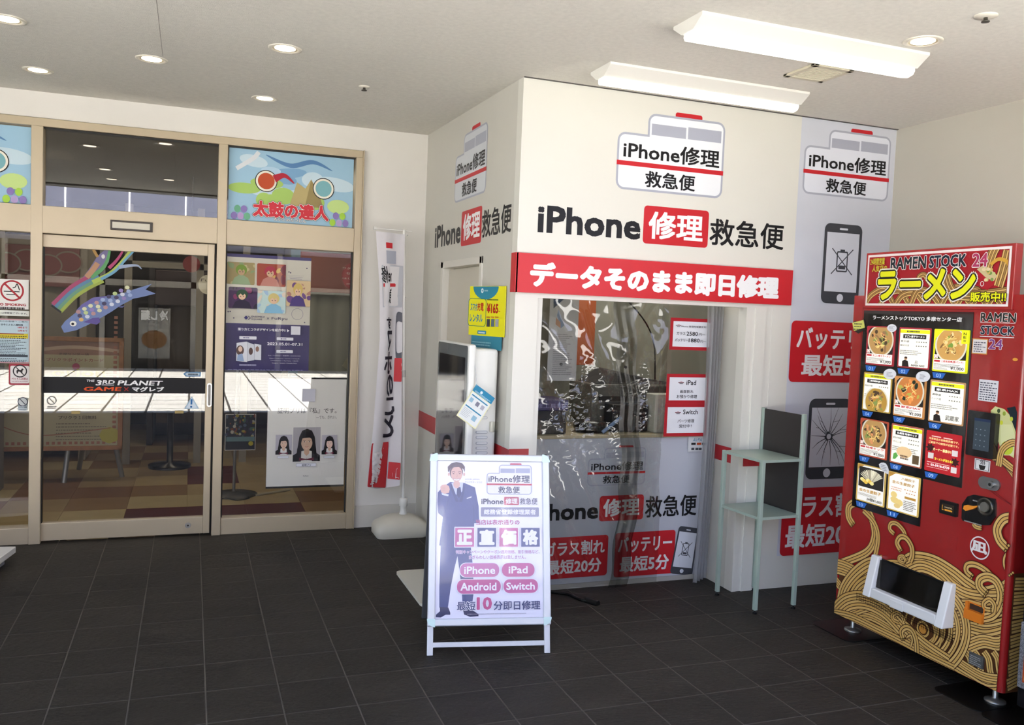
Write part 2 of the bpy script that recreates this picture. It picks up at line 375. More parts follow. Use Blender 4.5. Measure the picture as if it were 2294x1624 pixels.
b = MB(); GB = mat('opposite_fascia', '#7d7f92', .6); OD = mat('opposite_dark', '#221f1d', .4); OF = mat('opposite_frame', '#8b877d', .5)
b.box((-14, -10, 0), (14, -9.4, 2.9), OD); b.box((-14, -10, 2.9), (14, -6.9, 6.5), GB)
b.box((-14, -7.1, 2.9), (14, -6.85, 3.0), OF)
for x in range(-12, 13, 2): b.box((x, -9.42, 0), (x+.12, -9.3, 2.9), OF)
b.box((-14, -9.42, 1.95), (14, -9.3, 2.1), OF)
opp = b.build('wall_opposite', loc=(0, -8, 0)); tag(opp, 'shop building across the plaza with a blue-grey fascia', kind='structure')
b = MB()
for x in (-2.45, -1.25, -.15, 1.0, 2.2): b.box((x, -6.9, 3.25), (x+.03, -6.87, 4.3), mat('bright_slit', '#ffffff', emit=6))  # glowing strips put in for the white lit slits between fascia panels
b.build('bright_slit', opp)
F = Frame((0, -9.25, 0), (-1, 0, 0), (0, 0, 1)); a = Art(F)
a.rect(.45, .25, 1.15, 1.45, '#7f7d76'); a.text('冷し麺', .5, 1.15, 1.1, 1.4, '#d9d7d0', .05, ol=[(.05, '#2a2724')]); a.ell(.8, .7, .28, .22, '#6a4a2a')
a.build('banner', opp)
# ================================================================ glazed entrance: frames, sliding door, panes
FD = Frame((0, 6.45, 0), (1, 0, 0), (0, 0, 1))           # face of the frames
FG = Frame((0, 6.493, 0), (1, 0, 0), (0, 0, 1))          # outside face of the panes
FI = Frame((0, 6.52, 0), (1, 0, 0), (0, 0, 1))           # prints hung just inside the panes
tr1 = root('trim_1', (0, 6.47, 0), 'champagne aluminium frame of the glazed entrance')
def bar(x0, z0, x1, z1, name, par, d=.0, m=ALU, y1=.1):
    b = MB(); b.fbox(FD, x0, z0, x1, z1, -y1, d, m); return b.build(name, par, bevel=.003)
bar(-1.9, 2.765, 1.172, 2.818, 'head_bar', tr1, .004); bar(-1.9, 2.073, .165, 2.252, 'transom_bar', tr1, .01); bar(.226, 2.073, 1.122, 2.248, 'transom_bar', tr1, .003)
bar(-.99, 0, -.92, 2.765, 'mullion', tr1, .012); bar(.165, 0, .226, 2.765, 'mullion', tr1, .012); bar(1.122, 0, 1.172, 2.765, 'mullion', tr1, .012)
bar(-1.9, 0, -.99, .112, 'bottom_rail', tr1); bar(.226, 0, 1.122, .118, 'bottom_rail', tr1)
bar(.228, .118, .236, 2.073, 'gasket', tr1, -.03, DARK, .05); bar(1.112, .118, 1.122, 2.073, 'gasket', tr1, -.03, DARK, .05)
bar(-.92, 2.755, .165, 2.765, 'gasket', tr1, -.02, DARK, .05); bar(.226, 2.755, 1.122, 2.765, 'gasket', tr1, -.02, DARK, .05)
bar(1.172, 0, 1.180, 2.82, 'edge_bead', tr1, .022, ALU, .03); bar(.152, 0, .165, 2.073, 'gasket', tr1, -.05, DARK, .06)
b = MB(); p = FD.px(248, 493); q = FD.px(342, 521)
b.fbox(FD, p[0], q[1], q[0], p[1], .01, .03, mat('sensor_dark', '#3a2f25', .4)); b.fbox(FD, p[0]+.012, q[1]+.012, q[0]-.016, p[1]-.012, .03, .034, mat('sensor_face', '#cfc8b6', .4)); b.build('door_sensor', tr1, bevel=.003)
def pane(name, x0, z0, x1, z1, lab, y=6.497):
    r = root(name, ((x0+x1)/2, y, z0), lab); b = MB(); b.box((x0, y, z0), (x1, y+.008, z1), GL); b.build('glass', r); return r
pane('window_1', -1.9, .112, -.99, 2.073, 'fixed pane left of the sliding door')
pane('window_2', .226, .118, 1.122, 2.073, 'fixed pane right of the sliding door')
pane('window_3', -1.9, 2.252, -.99, 2.765, 'transom pane at the far left')
pane('window_4', -.92, 2.252, .165, 2.765, 'dark transom pane above the sliding door')
pane('window_5', .226, 2.248, 1.122, 2.765, 'transom pane above the right fixed pane')
dr = root('door_1', (-.4, 6.48, 0), 'glass sliding door with an aluminium frame')
bar(-.935, .012, .107, .132, 'bottom_rail', dr, -.022, ALU, .07); bar(-.935, 1.985, .107, 2.068, 'top_rail', dr, -.022, ALU, .07); bar(.107, .012, .152, 2.068, 'stile', dr, -.018, ALU, .07)
bar(-.935, .132, -.915, 1.985, 'stile', dr, -.022, DARK, .07)
b = MB(); b.box((-.935, 6.499, .13), (.11, 6.507, 1.99), GL); b.build('glass', dr)
b = MB(); p = FD.px(469, 885); b.prism(FD, rr(p[0]-.016, p[1]-.085, p[0]+.016, p[1]+.085, .016), -.018, -.004, mat('pull_chrome', '#c9c6c0', .2, metal=.8)); b.prism(FD, rr(p[0]-.009, p[1]-.075, p[0]+.009, p[1]+.075, .009), -.004, -.002, mat('pull_dark', '#7c7973', .4, metal=.6)); b.build('pull_handle', dr)
b = MB(); p = FD.px(421, 1178); c = FD.P(*p, -.022); b.cyl(c, c+FD.N*.012, .021, ALUS, 24, .018); b.cyl(c+FD.N*.012, c+FD.N*.014, .006, DARK, 12); b.build('lock_cylinder', dr)

def sticker(name, art, lab, cat='sticker', group=None):
    o = art.build(name); tag(o, lab, cat, group); return o
def GA(d=.0008, z=None, emit=0, F=FG, **k):
    a = Art(F, d, emit=emit, **k)
    if z: a.z = z
    return a
# --- black name band across the door
zb = zoom(80, 530, .2279)
a = GA(.0012, ident); a.F = Frame((0, 6.499, 0), (1, 0, 0), (0, 0, 1))
(x0, z1), (x1, z0) = (-.915, 1.121), (.107, 1.012)
a.rect(x0, z0, x1, z1, '#191718'); a.z = zoom(80, 840, .2279)
a.T('THE', (497, 45), (575, 68), '#e8e6e2', .02, skew=.2); a.T('3', (588, 50), (642, 103), '#f0eeea', .03, skew=.25); a.T('RD', (655, 50), (775, 88), '#f0eeea', .03, skew=.2); a.Pg([(650, 93), (772, 96), (768, 102), (648, 100)], '#f0eeea')
a.T('PLANET', (803, 52), (1240, 104), '#f0eeea', .03, skew=.25); a.T('GAME', (468, 115), (838, 158), '#e0551f', .03, skew=.2); a.T('×', (868, 118), (914, 160), '#a02a20', -.01); a.T('マグレブ', (948, 115), (1262, 165), '#f0eeea', .05)
sticker('door_sign_band', a, 'black adhesive band with white and orange lettering across the sliding door', 'sign')
# --- carp streamer stickers
a = GA(.0022, zb); a.F = FG
a.Pg([(180, 640), (300, 545), (450, 420), (540, 300), (600, 200), (690, 120), (740, 120), (720, 250), (650, 330), (560, 400), (420, 540), (330, 650), (245, 745), (150, 680)], '#766f90')
for off, h in ((0, '#a04a68'), (1, '#5c839c'), (2, '#6a9478'), (3, '#98a54c')):
    a.S([(170+off*25, 668+off*24), (330+off*18, 515+off*28), (470+off*16, 425+off*28), (600+off*22, 370+off*22)], (.022 if off else .03), h)
a.S([(540, 400), (650, 320), (705, 230), (728, 120), (725, 45)], lambda t: .03*(1-t*.7), '#5f9a62'); a.S([(720, 310), (790, 240), (850, 150), (868, 60)], lambda t: .022*(1-t*.6), '#b04a70')
a.S([(560, 450), (720, 370), (820, 280), (900, 180), (955, 100)], lambda t: .03*(1-t*.5), '#a9bb58'); a.S([(640, 420), (780, 340), (880, 230), (975, 130)], lambda t: .02*(1-t*.4), '#6f9fb8')
a.S([(820, 300), (930, 285), (1000, 285), (1040, 318)], lambda t: .026*(1-t*.8), '#9aa6bb'); a.S([(548, 90), (580, 150), (610, 200)], .018, '#a8834a')
a.S([(500, 400), (560, 330), (610, 260)], .034, '#b58a6a'); a.Pg([(145, 680), (165, 670), (258, 738), (245, 752)], '#2b2a2c'); a.ell(*a.q(664, 196), .011, .015, '#d9d7d2')
sticker('streamer_sticker', a, 'rainbow striped carp streamer sticker on the door glass, upper of the two')
a = GA(.0042, zb)
a.Pg([(280, 945), (250, 885), (290, 830), (390, 750), (520, 650), (690, 590), (900, 545), (960, 520), (1140, 465), (1080, 520), (1180, 560), (1060, 590), (960, 610), (830, 680), (750, 735), (640, 800), (520, 865), (400, 920)], '#6f7fa8')
a.Pg([(390, 735), (450, 670), (560, 600), (720, 580), (640, 620), (500, 680)], '#6c669c'); a.Pg([(470, 840), (560, 800), (625, 795), (635, 840), (600, 865)], '#5c4f8a'); a.Pg([(800, 690), (885, 675), (850, 700)], '#5c5f8a')
R = random.Random(3); pal = ['#c9cdd6', '#b7c78a', '#4a4560', '#b08a8a', '#8f7fb0', '#cfa86a', '#9aa9c9', '#d0d0a8']
for i in range(9):
    for j in range(3):
        x = 420+i*60+j*14; y = 760-i*30+j*38-20
        a.ell(*a.q(x, y), .0145, .013, R.choice(pal), 12)
a.ell(*a.q(370, 855), .021, .018, '#e8e6da', 16); a.ell(*a.q(366, 858), .009, .009, '#1d1b20', 12)
sticker('carp_sticker', a, 'blue carp sticker with coloured scales on the door glass, below the streamer')
a = GA(.0012, zb); a.Pg([(1450, 1350), (1480, 1330), (1625, 1332), (1620, 1375), (1478, 1375)], '#4f7fa6'); a.Pg([(1468, 1350), (1487, 1337), (1612, 1339), (1609, 1367), (1485, 1367)], '#b9cbd2'); a.lines(*a.q(1500, 1362), *a.q(1600, 1344), 1, '#2b3a48', .9)
sticker('arrow_sticker', a, 'small blue arrow sticker on the door glass near its right stile')
zc = zoom(80, 840, .2279)
a = GA(.0012, zc); a.Pg([(1533, 212), (1605, 330), (1460, 332)], '#b9d2de'); a.Pg([(1533, 232), (1588, 324), (1478, 325)], '#dce8ec'); a.S([(1533, 238), (1530, 290)], .012, '#2c6fa8'); a.ell(*a.q(1528, 312), .007, .007, '#2c6fa8')
sticker('warning_sticker', a, 'triangular light blue warning sticker with an exclamation mark on the door glass')
a = GA(.0012, zc); a.ring(*a.q(155, 252), .029, .005, '#8f9089'); a.S([(130, 225), (180, 278)], .004, '#8f9089'); a.lines(*a.q(112, 330), *a.q(205, 300), 2, '#8f9089')
sticker('caution_sticker', a, 'faint round prohibition sticker low on the left of the door glass')
for k, (p, q) in enumerate((((350, 355), (435, 383)), ((1368, 352), (1453, 378)))):
    a = GA(.0012, zc); a.R(p, q, '#a8935c'); sticker('tape_piece', a, ('small tan tape piece at the left of the door glass under the bright reflection', 'small tan tape piece at the right of the door glass by the warning sticker')[k], 'tape')
# --- stickers on the left pane
zl = zoom(0, 500, .2836)
a = GA(.0012, zl); a.R((-40, 437), (226, 682), '#e9e5dd'); cx, cy = a.q(96, 533); r = abs(a.q(190, 533)[0]-cx)
a.R((30, 533), (155, 546), '#26221f'); a.R((50, 558), (130, 568), '#26221f'); a.S([(100, 510), (120, 505), (135, 480), (150, 515), (155, 530)], .006, '#26221f')
a.ring(cx, cy, r, r*.16, '#a8282e', 40); a.S([(30, 470), (162, 598)], .012, '#a8282e')
a.T('NO SMOKING', (-30, 628), (206, 657), '#a3242b', .045); a.lines(*a.q(-30, 676), *a.q(205, 662), 1, '#3a3532', .8)
sticker('no_smoking_sign', a, 'no smoking sticker with a crossed-out cigarette on the left pane', 'sign')
a = GA(.0012, zl); a.R((-60, 684), (230, 736), '#dfe0d4'); a.T('店内には喫煙室ございます。', (-55, 698), (215, 722), '#2c2a28', .02)
sticker('notice_strip', a, 'narrow white notice strip with one line of text under the no smoking sign', 'sign')
a = GA(.0012, zl); a.R((-70, 750), (240, 1108), '#c79a9c'); a.R((-60, 762), (228, 1096), '#b9cdd2')
a.T('ご来店のお客様へ ご案内', (-55, 765), (215, 785), '#3a3f44', .01); a.T('法令による入場制限', (5, 792), (182, 812), '#2a2f38', .03); a.T('18時まで', (140, 815), (215, 833), '#b02c34', .02); a.T('22時まで', (140, 840), (215, 858), '#b02c34', .02)
a.R((-60, 866), (222, 912), '#d6c435'); a.R((0, 868), (190, 880), '#8c3a24'); a.lines(*a.q(-55, 908), *a.q(215, 884), 2, '#3f3a1c'); a.lines(*a.q(-55, 1035), *a.q(210, 920), 10, '#4a5258', .45); a.R((-60, 1036), (220, 1058), '#3a4048'); a.lines(*a.q(-55, 1094), *a.q(215, 1062), 3, '#4a5258', .5)
sticker('notice_poster', a, 'pale blue visitor notice with a yellow band on the left pane', 'sign')
a = GA(.0016, zl); a.RR((70, 1108), (244, 1278), .012, '#a23842'); a.RR((82, 1125), (232, 1265), .01, '#e4ddd6'); cx, cy = a.q(158, 1168)
a.Pg([(130, 1165), (140, 1155), (165, 1160), (175, 1145), (188, 1155), (178, 1165), (178, 1185), (170, 1185), (168, 1172), (145, 1172), (140, 1188), (132, 1186)], '#26211f'); a.ring(cx, cy, .042, .007, '#2b2624'); a.S([(128, 1138), (188, 1198)], .006, '#2b2624')
a.T('ペット入店禁止', (92, 1218), (222, 1238), '#a23842', .02); a.T('NO PETS ALLOWED', (95, 1244), (220, 1254), '#a23842')
sticker('no_pets_sign', a, 'red framed no pets sticker with a crossed-out dog on the left pane', 'sign')
a = GA(.0012, zl); a.R((143, 1380), (216, 1480), '#8e9a98'); cx, cy = a.q(180, 1410); a.ell(cx, cy, .03, .03, '#c9cdc8'); a.ring(cx, cy, .03, .005, '#3c3a48'); a.S([(160, 1390), (200, 1432)], .005, '#3c3a48'); a.R((145, 1444), (214, 1478), '#b9c4c6'); a.T('ドアに注意', (148, 1446), (212, 1460), '#25303c', .03); a.lines(*a.q(150, 1474), *a.q(210, 1466), 1, '#25303c')
sticker('door_caution_sticker', a, 'small grey door caution sticker low on the left pane')
# --- transom prints (mascots of the original artwork left out)
def transom(x0, x1, lab, title):
    z0, z1 = 2.252, 2.757; a = Art(Frame((0, 6.492, 0), (1, 0, 0), (0, 0, 1)), .0008, clamp=(x0, z0, x1, z1)); a.rect(x0, z0, x1, z1, '#9fc3d8')
    R = random.Random(11)
    for i in range(9): a.ell(x0+R.random()*(x1-x0), z0+.2+R.random()*.28, .05+R.random()*.1, .02+R.random()*.035, R.choice(('#c7dbe4', '#b4d0e2', '#7fa9cb')), 20, R.random()*.4-.2)
    a.stroke([(x0+.25, z1-.03), (x0+.42, z1-.09), (x0+.58, z1-.05), (x0+.72, z1-.1)], lambda t: .03*math.sin(3.1*t+.05)+.004, '#5a83b0')
    for i in range(7): a.ell(x0+.05+R.random()*(x1-x0-.1), z0+.14+R.random()*.14, .05+R.random()*.08, .03+R.random()*.03, R.choice(('#a9c96a', '#c4dc8c', '#8fbf7a')), 20)
    a.poly([(x0+.42, z0+.13), (x0+.47, z0+.3), (x0+.53, z0+.26), (x0+.57, z0+.33), (x0+.64, z0+.2), (x0+.66, z0+.13)], '#b9a873'); a.poly([(x0+.53, z0+.13), (x0+.57, z0+.33), (x0+.64, z0+.2), (x0+.66, z0+.13)], '#9c8a5a')
    for (cx, cz, h) in ((x0+.255, z0+.29, '#c2512d'), (x0+.66, z0+.27, '#7fb3b8')):   # plain discs stand where the drums were
        a.ell(cx, cz, .078, .078, '#2a2623'); a.ell(cx, cz, .072, .072, '#ece6d6'); a.ell(cx, cz, .058, .058, h)
    a.stroke([(x0+.31, z0+.31), (x0+.38, z0+.34), (x0+.45, z0+.29)], lambda t: .05*(1-t)+.006, '#b22a3a'); a.stroke([(x0+.05, z0+.36), (x0+.16, z0+.44), (x0+.2, z0+.49)], .03, '#d9dde0')
    for i in range(5): a.ell(x0+.04+i*.022, z0+.03+(i % 2)*.05, .022, .026, ('#8c7bb5', '#6fae8a', '#b59ac9')[i % 3], 16)
    for i in range(5): a.ell(x1-.05-i*.024, z0+.03+(i % 2)*.05, .022, .026, ('#8c7bb5', '#a6cf4a', '#b7a3d0')[i % 3], 16)
    if title:
        a.z = zoom(0, 0, .34874)
        a.T(title, (1625, 1285), (2110, 1425), '#cf3a44', .05, ol=[(.055, '#2b1f22'), (.03, '#f2efe8')]); a.T('たいこのたつじん', (1760, 1398), (1965, 1432), '#f2efe8', .02, ol=[(.05, '#3a2c30')])
    sticker('transom_poster', a, lab, 'poster')
transom(.236, 1.112, 'colourful cartoon-sky poster with red brush lettering in the right transom pane', '太鼓の達人')
transom(-1.86, -.992, 'colourful cartoon-sky poster in the transom pane at the far left', None)
# --- purple poster
z2 = zoom(490, 540, .197)
F5 = Frame((0, 6.512, 0), (1, 0, 0), (0, 0, 1))
a = Art(F5, .001); a.z = z2
x0, x1 = .236, a.q(1048, 400)[0]; zt = a.q(1048, 200)[1]; zm = a.q(1040, 960)[1]; zbm = a.q(1030, 1480)[1]
a.rect(x0, zbm, x1, zt, '#e3e1dd'); a.rect(x0, zt-.018, x1, zt+.004, '#54508c'); a.rect(x0, zbm, x1, zm, '#413a78')
def portrait(a, x0, z0, x1, z1, bgc, hair, skin, cloth, seed):      # generic figure on a patterned ground
    R = random.Random(seed); a.rrect(x0, z0, x1, z1, .01, bgc[0]); w_ = x1-x0; h_ = z1-z0; old = a.cl; a.cl = (x0, z0, x1, z1)
    for i in range(16): a.ell(x0+R.random()*w_, z0+R.random()*h_, w_*(.05+R.random()*.14), h_*(.04+R.random()*.1), R.choice(bgc), 12, R.random()*3)
    cx = x0+w_*(.42+R.random()*.16); a.poly([(cx-w_*.34, z0), (cx-w_*.24, z0+h_*.3), (cx-.07*w_, z0+h_*.42), (cx+.07*w_, z0+h_*.42), (cx+w_*.24, z0+h_*.3), (cx+w_*.34, z0)], cloth)
    a.ell(cx, z0+h_*.66, w_*.2, h_*.24, hair, 20); a.ell(cx, z0+h_*.58, w_*.125, h_*.17, skin, 20)
    a.poly([(cx-w_*.15, z0+h_*.72), (cx-w_*.13, z0+h_*.6), (cx-w_*.05, z0+h_*.7), (cx+w_*.03, z0+h_*.6), (cx+w_*.08, z0+h_*.7), (cx+w_*.15, z0+h_*.58), (cx+w_*.15, z0+h_*.78), (cx, z0+h_*.86)], hair)
    for sx in (-1, 1): a.ell(cx+sx*w_*.05, z0+h_*.57, w_*.02, h_*.022, '#2b2430', 8)
    a.cl = old
for p, q, bgc, hr, ct, sd_ in (((92, 232), (408, 500), ('#b7a77c', '#9db38a', '#d7cfa4'), '#86a94a', '#a9c2a0', 1), ((436, 252), (758, 522), ('#b5584a', '#d9b36a', '#7c3a4a'), '#b03a50', '#c98a80', 2),
        ((112, 518), (436, 772), ('#4a2f5c', '#2d2440', '#8a3a6a'), '#2f4a34', '#2a2038', 3), ((440, 560), (755, 825), ('#b9cfc9', '#d7c9b4', '#9fb9d0'), '#cdbb78', '#7fb0c9', 4), ((770, 445), (1035, 748), ('#cdb48a', '#6a4a7c', '#a87a6a'), '#c9ad62', '#4a3a74', 5)):
    (u0, v0), (u1, v1) = a.q(*p), a.q(*q); portrait(a, u0, v1, u1, v0, bgc, hr, '#d9b596', ct, sd_)
for y in (395, 413, 431): a.R((788+(y-395)//2, y-5), (960-(y-395)//2, y+5), '#5a5584')
cx, cy = a.q(889, 830); a.ring(cx, cy, .042, .003, '#8d8b96'); a.T('FuRyu', (598, 862), (775, 908), '#4a4560', .01); a.T('ENSEMBLE', (370, 848), (520, 872), '#4a4560', .02); a.T('SQUARE', (370, 878), (490, 902), '#4a4560', .02); a.T('×', (543, 868), (570, 892), '#4a4560')
a.Pg([(284, 870), (308, 846), (332, 870), (308, 893)], '#3a3568'); a.S([(330, 850), (355, 872), (332, 893)], .004, '#3a3568')
a.T('撮り方とコラボデザインを紹介中!!', (215, 982), (755, 1030), '#e4e2ea', .02); a.Pg([(772, 1000), (800, 1018), (774, 1034)], '#e4e2ea'); a.RR((818, 966), (922, 1066), .001, '#cfcdd2')
for p, q in (((232, 1078), (426, 1118)), ((655, 1092), (843, 1130)), ((652, 1235), (838, 1272))):
    a.RR(p, q, .004, '#d9d7de'); (u0, v0), (u1, v1) = a.q(p[0]+45, p[1]+10), a.q(q[0]-45, q[1]-12); a.lines(u0, v1, u1, v0, 1, '#6a668c', .9, 2, .12)
a.T('2023.05.01-07.31', (548, 1148), (945, 1190), '#e8e6ee', .02)
for i, y in enumerate((1292, 1325, 1350, 1378)): a.T(('Eve / Trickstar / 流星隊 / ALKALOID', 'Eden / Valkyrie / 2wink / Crazy:B', 'UNDEAD / Ra*bits / 紅月', 'Knights / Switch / Double Face')[i], (560+i*14, y), (925-i*14, y+18), '#bdb9d0', .01)
a.Pg([(200, 1155), (320, 1140), (320, 1372), (196, 1360)], '#d5d6da'); a.Pg([(322, 1145), (400, 1175), (400, 1350), (322, 1365)], '#c9cbd0'); a.Pg([(402, 1165), (480, 1178), (478, 1350), (402, 1345)], '#d0d2d6')
a.ell(*a.q(240, 1240), .026, .036, '#5b4640'); a.ell(*a.q(243, 1225), .014, .02, '#d9b9a4'); a.Pg([(205, 1355), (212, 1290), (265, 1275), (285, 1365)], '#8fa3c0'); a.ell(*a.q(362, 1250), .014, .026, '#5b4640'); a.ell(*a.q(435, 1225), .012, .02, '#8a6a5c'); a.lines(*a.q(232, 1412), *a.q(432, 1388), 1, '#a6a2c0', .6)
a.lines(x0+.02, zbm+.006, x1-.02, zbm+.012, 1, '#8a86ac', .6)
for x, y in ((996, 312), (970, 925), (168, 873), (105, 802), (128, 800), (793, 353), (811, 362)): a.ell(*a.q(x, y), .005, .005, '#4a4560', 8)
sticker('purple_poster', a, 'tall purple and white poster with five small colourful figure pictures in the right pane', 'poster')
# --- white poster with three identity photos
z3 = zoom(490, 830, .2216)
a = Art(Frame((0, 6.509, 0), (1, 0, 0), (0, 0, 1)), .0014); a.z = z3
x0 = a.q(490, 600)[0]; x1 = 1.108; zt = a.q(1320, 90)[1]; zb_ = a.q(1275, 1150)[1]; a.rect(x0-.002, zb_-.014, x1, zt+.012, '#2b2b2d'); a.rect(x0, zb_, x1, zt, '#f0f0f3')
a.T('証明プリは『私』です。', (595, 378), (1190, 432), '#3a3838', .005); a.T('—でも、きれい。', (985, 455), (1190, 487), '#4a4848')
def idphoto(a, p, q, ph):
    (u0, v1), (u1, v0) = a.q(*p), a.q(*q); w_, h_ = u1-u0, v1-v0; cx = (u0+u1)/2; old = a.cl; a.cl = (u0, v0, u1, v1)
    X = lambda t: u0+w_*t; Y = lambda t: v0+h_*t
    a.rect(u0, v0, u1, v1, '#b9b6c2'); H = '#1e1a1d'
    a.poly([(X(.12), Y(.05)), (X(.17), Y(.4)), (X(.22), Y(.72)), (X(.32), Y(.9)), (X(.5), Y(.96)), (X(.68), Y(.9)), (X(.79), Y(.72)), (X(.84), Y(.4)), (X(.9), Y(.05))], H)
    a.poly([(X(0), Y(0)), (X(0), Y(.18)), (X(.14), Y(.25)), (X(.3), Y(.3)), (X(.7), Y(.3)), (X(.88), Y(.24)), (X(1), Y(.17)), (X(1), Y(0))], '#201d22')
    a.poly([(X(.3), Y(0)), (X(.31), Y(.3)), (X(.5), Y(.34)), (X(.69), Y(.3)), (X(.7), Y(0))], '#e6e4e6'); a.poly([(X(.41), Y(.24)), (X(.41), Y(.42)), (X(.6), Y(.42)), (X(.6), Y(.24)), (X(.5), Y(.16))], '#d9b5a0')
    for q_ in ((X(.36), .5), (X(.64), .5)): a.poly([(q_[0]-w_*.14, Y(.02)), (q_[0]-w_*.12, Y(.12)), (X(.5), Y(.07)), (q_[0]+w_*.12, Y(.12)), (q_[0]+w_*.14, Y(.02)), (X(.5), Y(.05))], '#6a2238')
    a.ell(X(.5), Y(.56), w_*.205, h_*.235, '#dfbfac', 28); a.poly([(X(.4), Y(.42)), (X(.5), Y(.335)), (X(.6), Y(.42))], '#dfbfac')
    a.poly([(X(.27), Y(.5)), (X(.27), Y(.78)), (X(.4), Y(.88)), (X(.6), Y(.88)), (X(.73), Y(.78)), (X(.72), Y(.5)), (X(.67), Y(.66)), (X(.6), Y(.7)), (X(.45), Y(.69)), (X(.34), Y(.68))], H)
    for s_ in (-1, 1):
        a.ell(X(.5+s_*.09), Y(.58), w_*.042, h_*.016, '#f2efee', 12); a.ell(X(.5+s_*.09), Y(.58), w_*.022, h_*.018, '#2a2022', 10); a.stroke([(X(.5+s_*.05), Y(.61)), (X(.5+s_*.09), Y(.622)), (X(.5+s_*.135), Y(.605))], h_*.007, '#3a2c2a', k=3)
        a.poly([(X(.5+s_*.3), Y(.1)), (X(.5+s_*.25), Y(.35)), (X(.5+s_*.19), Y(.6)), (X(.5+s_*.28), Y(.62)), (X(.5+s_*.35), Y(.35)), (X(.5+s_*.38), Y(.08))], H)
    a.stroke([(X(.5), Y(.56)), (X(.51), Y(.5)), (X(.485), Y(.49))], h_*.005, '#b98d7c', k=3); a.stroke([(X(.44), Y(.435)), (X(.5), Y(.425)), (X(.56), Y(.437))], h_*.012, '#b0565a', k=3)
    a.cl = old
idphoto(a, (755, 575), (1022, 915), 0); idphoto(a, (576, 650), (735, 846), 1); idphoto(a, (1042, 650), (1192, 842), 2)
for p, q in (((780, 936), (980, 964)), ((590, 862), (705, 880)), ((1058, 862), (1168, 878))): a.RR(p, q, .003, '#8b8b94'); (u0, v0), (u1, v1) = a.q(p[0]+2, p[1]+2), a.q(q[0]-2, q[1]-2); a.rrect(u0, v0, u1, v1, .003, '#dadbe2')
a.T('証明プリ', (838, 941), (928, 960), '#3a3838', .02); a.T('FuRyu', (850, 1056), (905, 1068), '#3a3848', .01)
a.RR((845, 183), (972, 312), .002, '#bdbcc2')
sticker('identity_photo_poster', a, 'large white poster with three schoolgirl identity photographs in the right pane', 'poster')
# --- red disc and pale disc just inside the panes
a = Art(FI, .001); a.z = z2; cx, cy = a.q(1545, 398); a.ell(cx, cy, .095, .103, '#8f3a3c', 48)
for i, t_ in enumerate(('ワタシの', 'セカイ', 'はじまる')): a.T(t_, ((1410, 295), (1450, 352), (1408, 412))[i], ((1600, 330), (1600, 388), (1620, 442))[i], '#cfc4bc')
a.T('2023', (1450, 478), (1535, 496), '#cfc4bc'); sticker('red_disc_sign', a, 'round dark red sign half hidden by the right jamb of the fixed pane', 'sign')
a = Art(FI, .001); a.z = zb; cx, cy = a.q(1690, 472); a.ell(cx, cy, .062, .068, '#b3ac98', 40); a.T('Fu', (1625, 412), (1700, 442), '#5a5148', .01)
sticker('pale_disc_sign', a, 'round pale sign half hidden by the stile of the sliding door', 'sign')

# ================================================================ things inside the game hall
# easel with a framed board
WOOD = mat('easel_wood', '#8f5f34', .5, noise_amt=.15, nscale=20); STEEL = mat('easel_steel', '#8c8c8a', .35, metal=.6)
ez = thing('easel', 'wood-framed welcome board on a steel easel behind the sliding door', 'easel', (-.95, 8.6, 0))
FE = Frame((0, 8.52, 0), (1, 0, 0), (0, .06, 1))
zq = lambda x, y: FE.px(x, y)
BL, BR, TR_ = zq(95, 1010), zq(287, 992), zq(262, 757)
bx0, bx1, bz0, bz1 = TR_[0]-1.15, TR_[0]+.06, BR[1], TR_[1]
bz0 = BL[1]
b = MB(); b.fbox(FE, bx0, bz0, bx1, bz1, -.03, 0, WPL)
for u0, v0, u1, v1 in ((bx0, bz0, bx1, bz0+.04), (bx0, bz1-.04, bx1, bz1), (bx0, bz0, bx0+.04, bz1), (bx1-.04, bz0, bx1, bz1)): b.fbox(FE, u0, v0, u1, v1, -.035, .015, WOOD)
b.build('board', ez, bevel=.003)
a = Art(FE, .002); a.rect(bx0+.04, bz0+.04, bx1-.04, bz1-.04, '#a9a183'); a.rect(bx0+.04, bz1-.16, bx1-.04, bz1-.04, '#8d6b5c'); a.stroke([(bx0+.04, bz1-.1), (bx0+.4, bz1-.13), (bx0+.8, bz1-.09), (bx1-.04, bz1-.12)], .03, '#b39a86')
for k in range(26): a.rect(bx1-.085, bz0+.06+k*.045, bx1-.055, bz0+.085+k*.045, '#9a6a58')
for k in range(22): a.rect(bx0+.1+k*.045, bz0+.055, bx0+.125+k*.045, bz0+.08, '#9a6a58')
a.z = zb; a.T('THE 3RD PLANET GAME×マグレブ', (-60, 1108), (655, 1122), '#4a4038', .01); a.T('多摩センター店', (230, 1140), (525, 1168), '#4a4038', .01); a.T('プリクラポイントカード', (105, 1190), (668, 1232), '#8a4a4c', .01)
a.ell(*a.q(398, 1277), .03, .03, '#a0506a'); a.T('orion', (160, 1295), (690, 1380), '#a9a23c', .02)
a.z = zc; a.T('プリクラ１回無料', (225, 400), (600, 435), '#4a4038', .01); (u0, v0), (u1, v1) = a.q(200, 640), a.q(700, 450); a.lines(u0, v0, u1, v1, 6, '#7a7060', .3); a.poly(ell(*a.q(727, 590), .085, .075, 8), '#a8a04e'); a.stroke([(bx0+.1, bz0+.3), (bx0+.5, bz0+.14), (bx1-.1, bz0+.2)], .008, '#9a6a58')
a.build('print', ez)
for p_, q_ in (((-1.035, 8.538, 0), (-.99, 8.62, .5)), ((-.573, 8.753, 0), (-.68, 8.66, .55)), ((-.985, 9.2, 0), (-.87, 8.75, .5))): b = MB(); b.cyl(p_, q_, .022, STEEL); b.build('leg', ez)
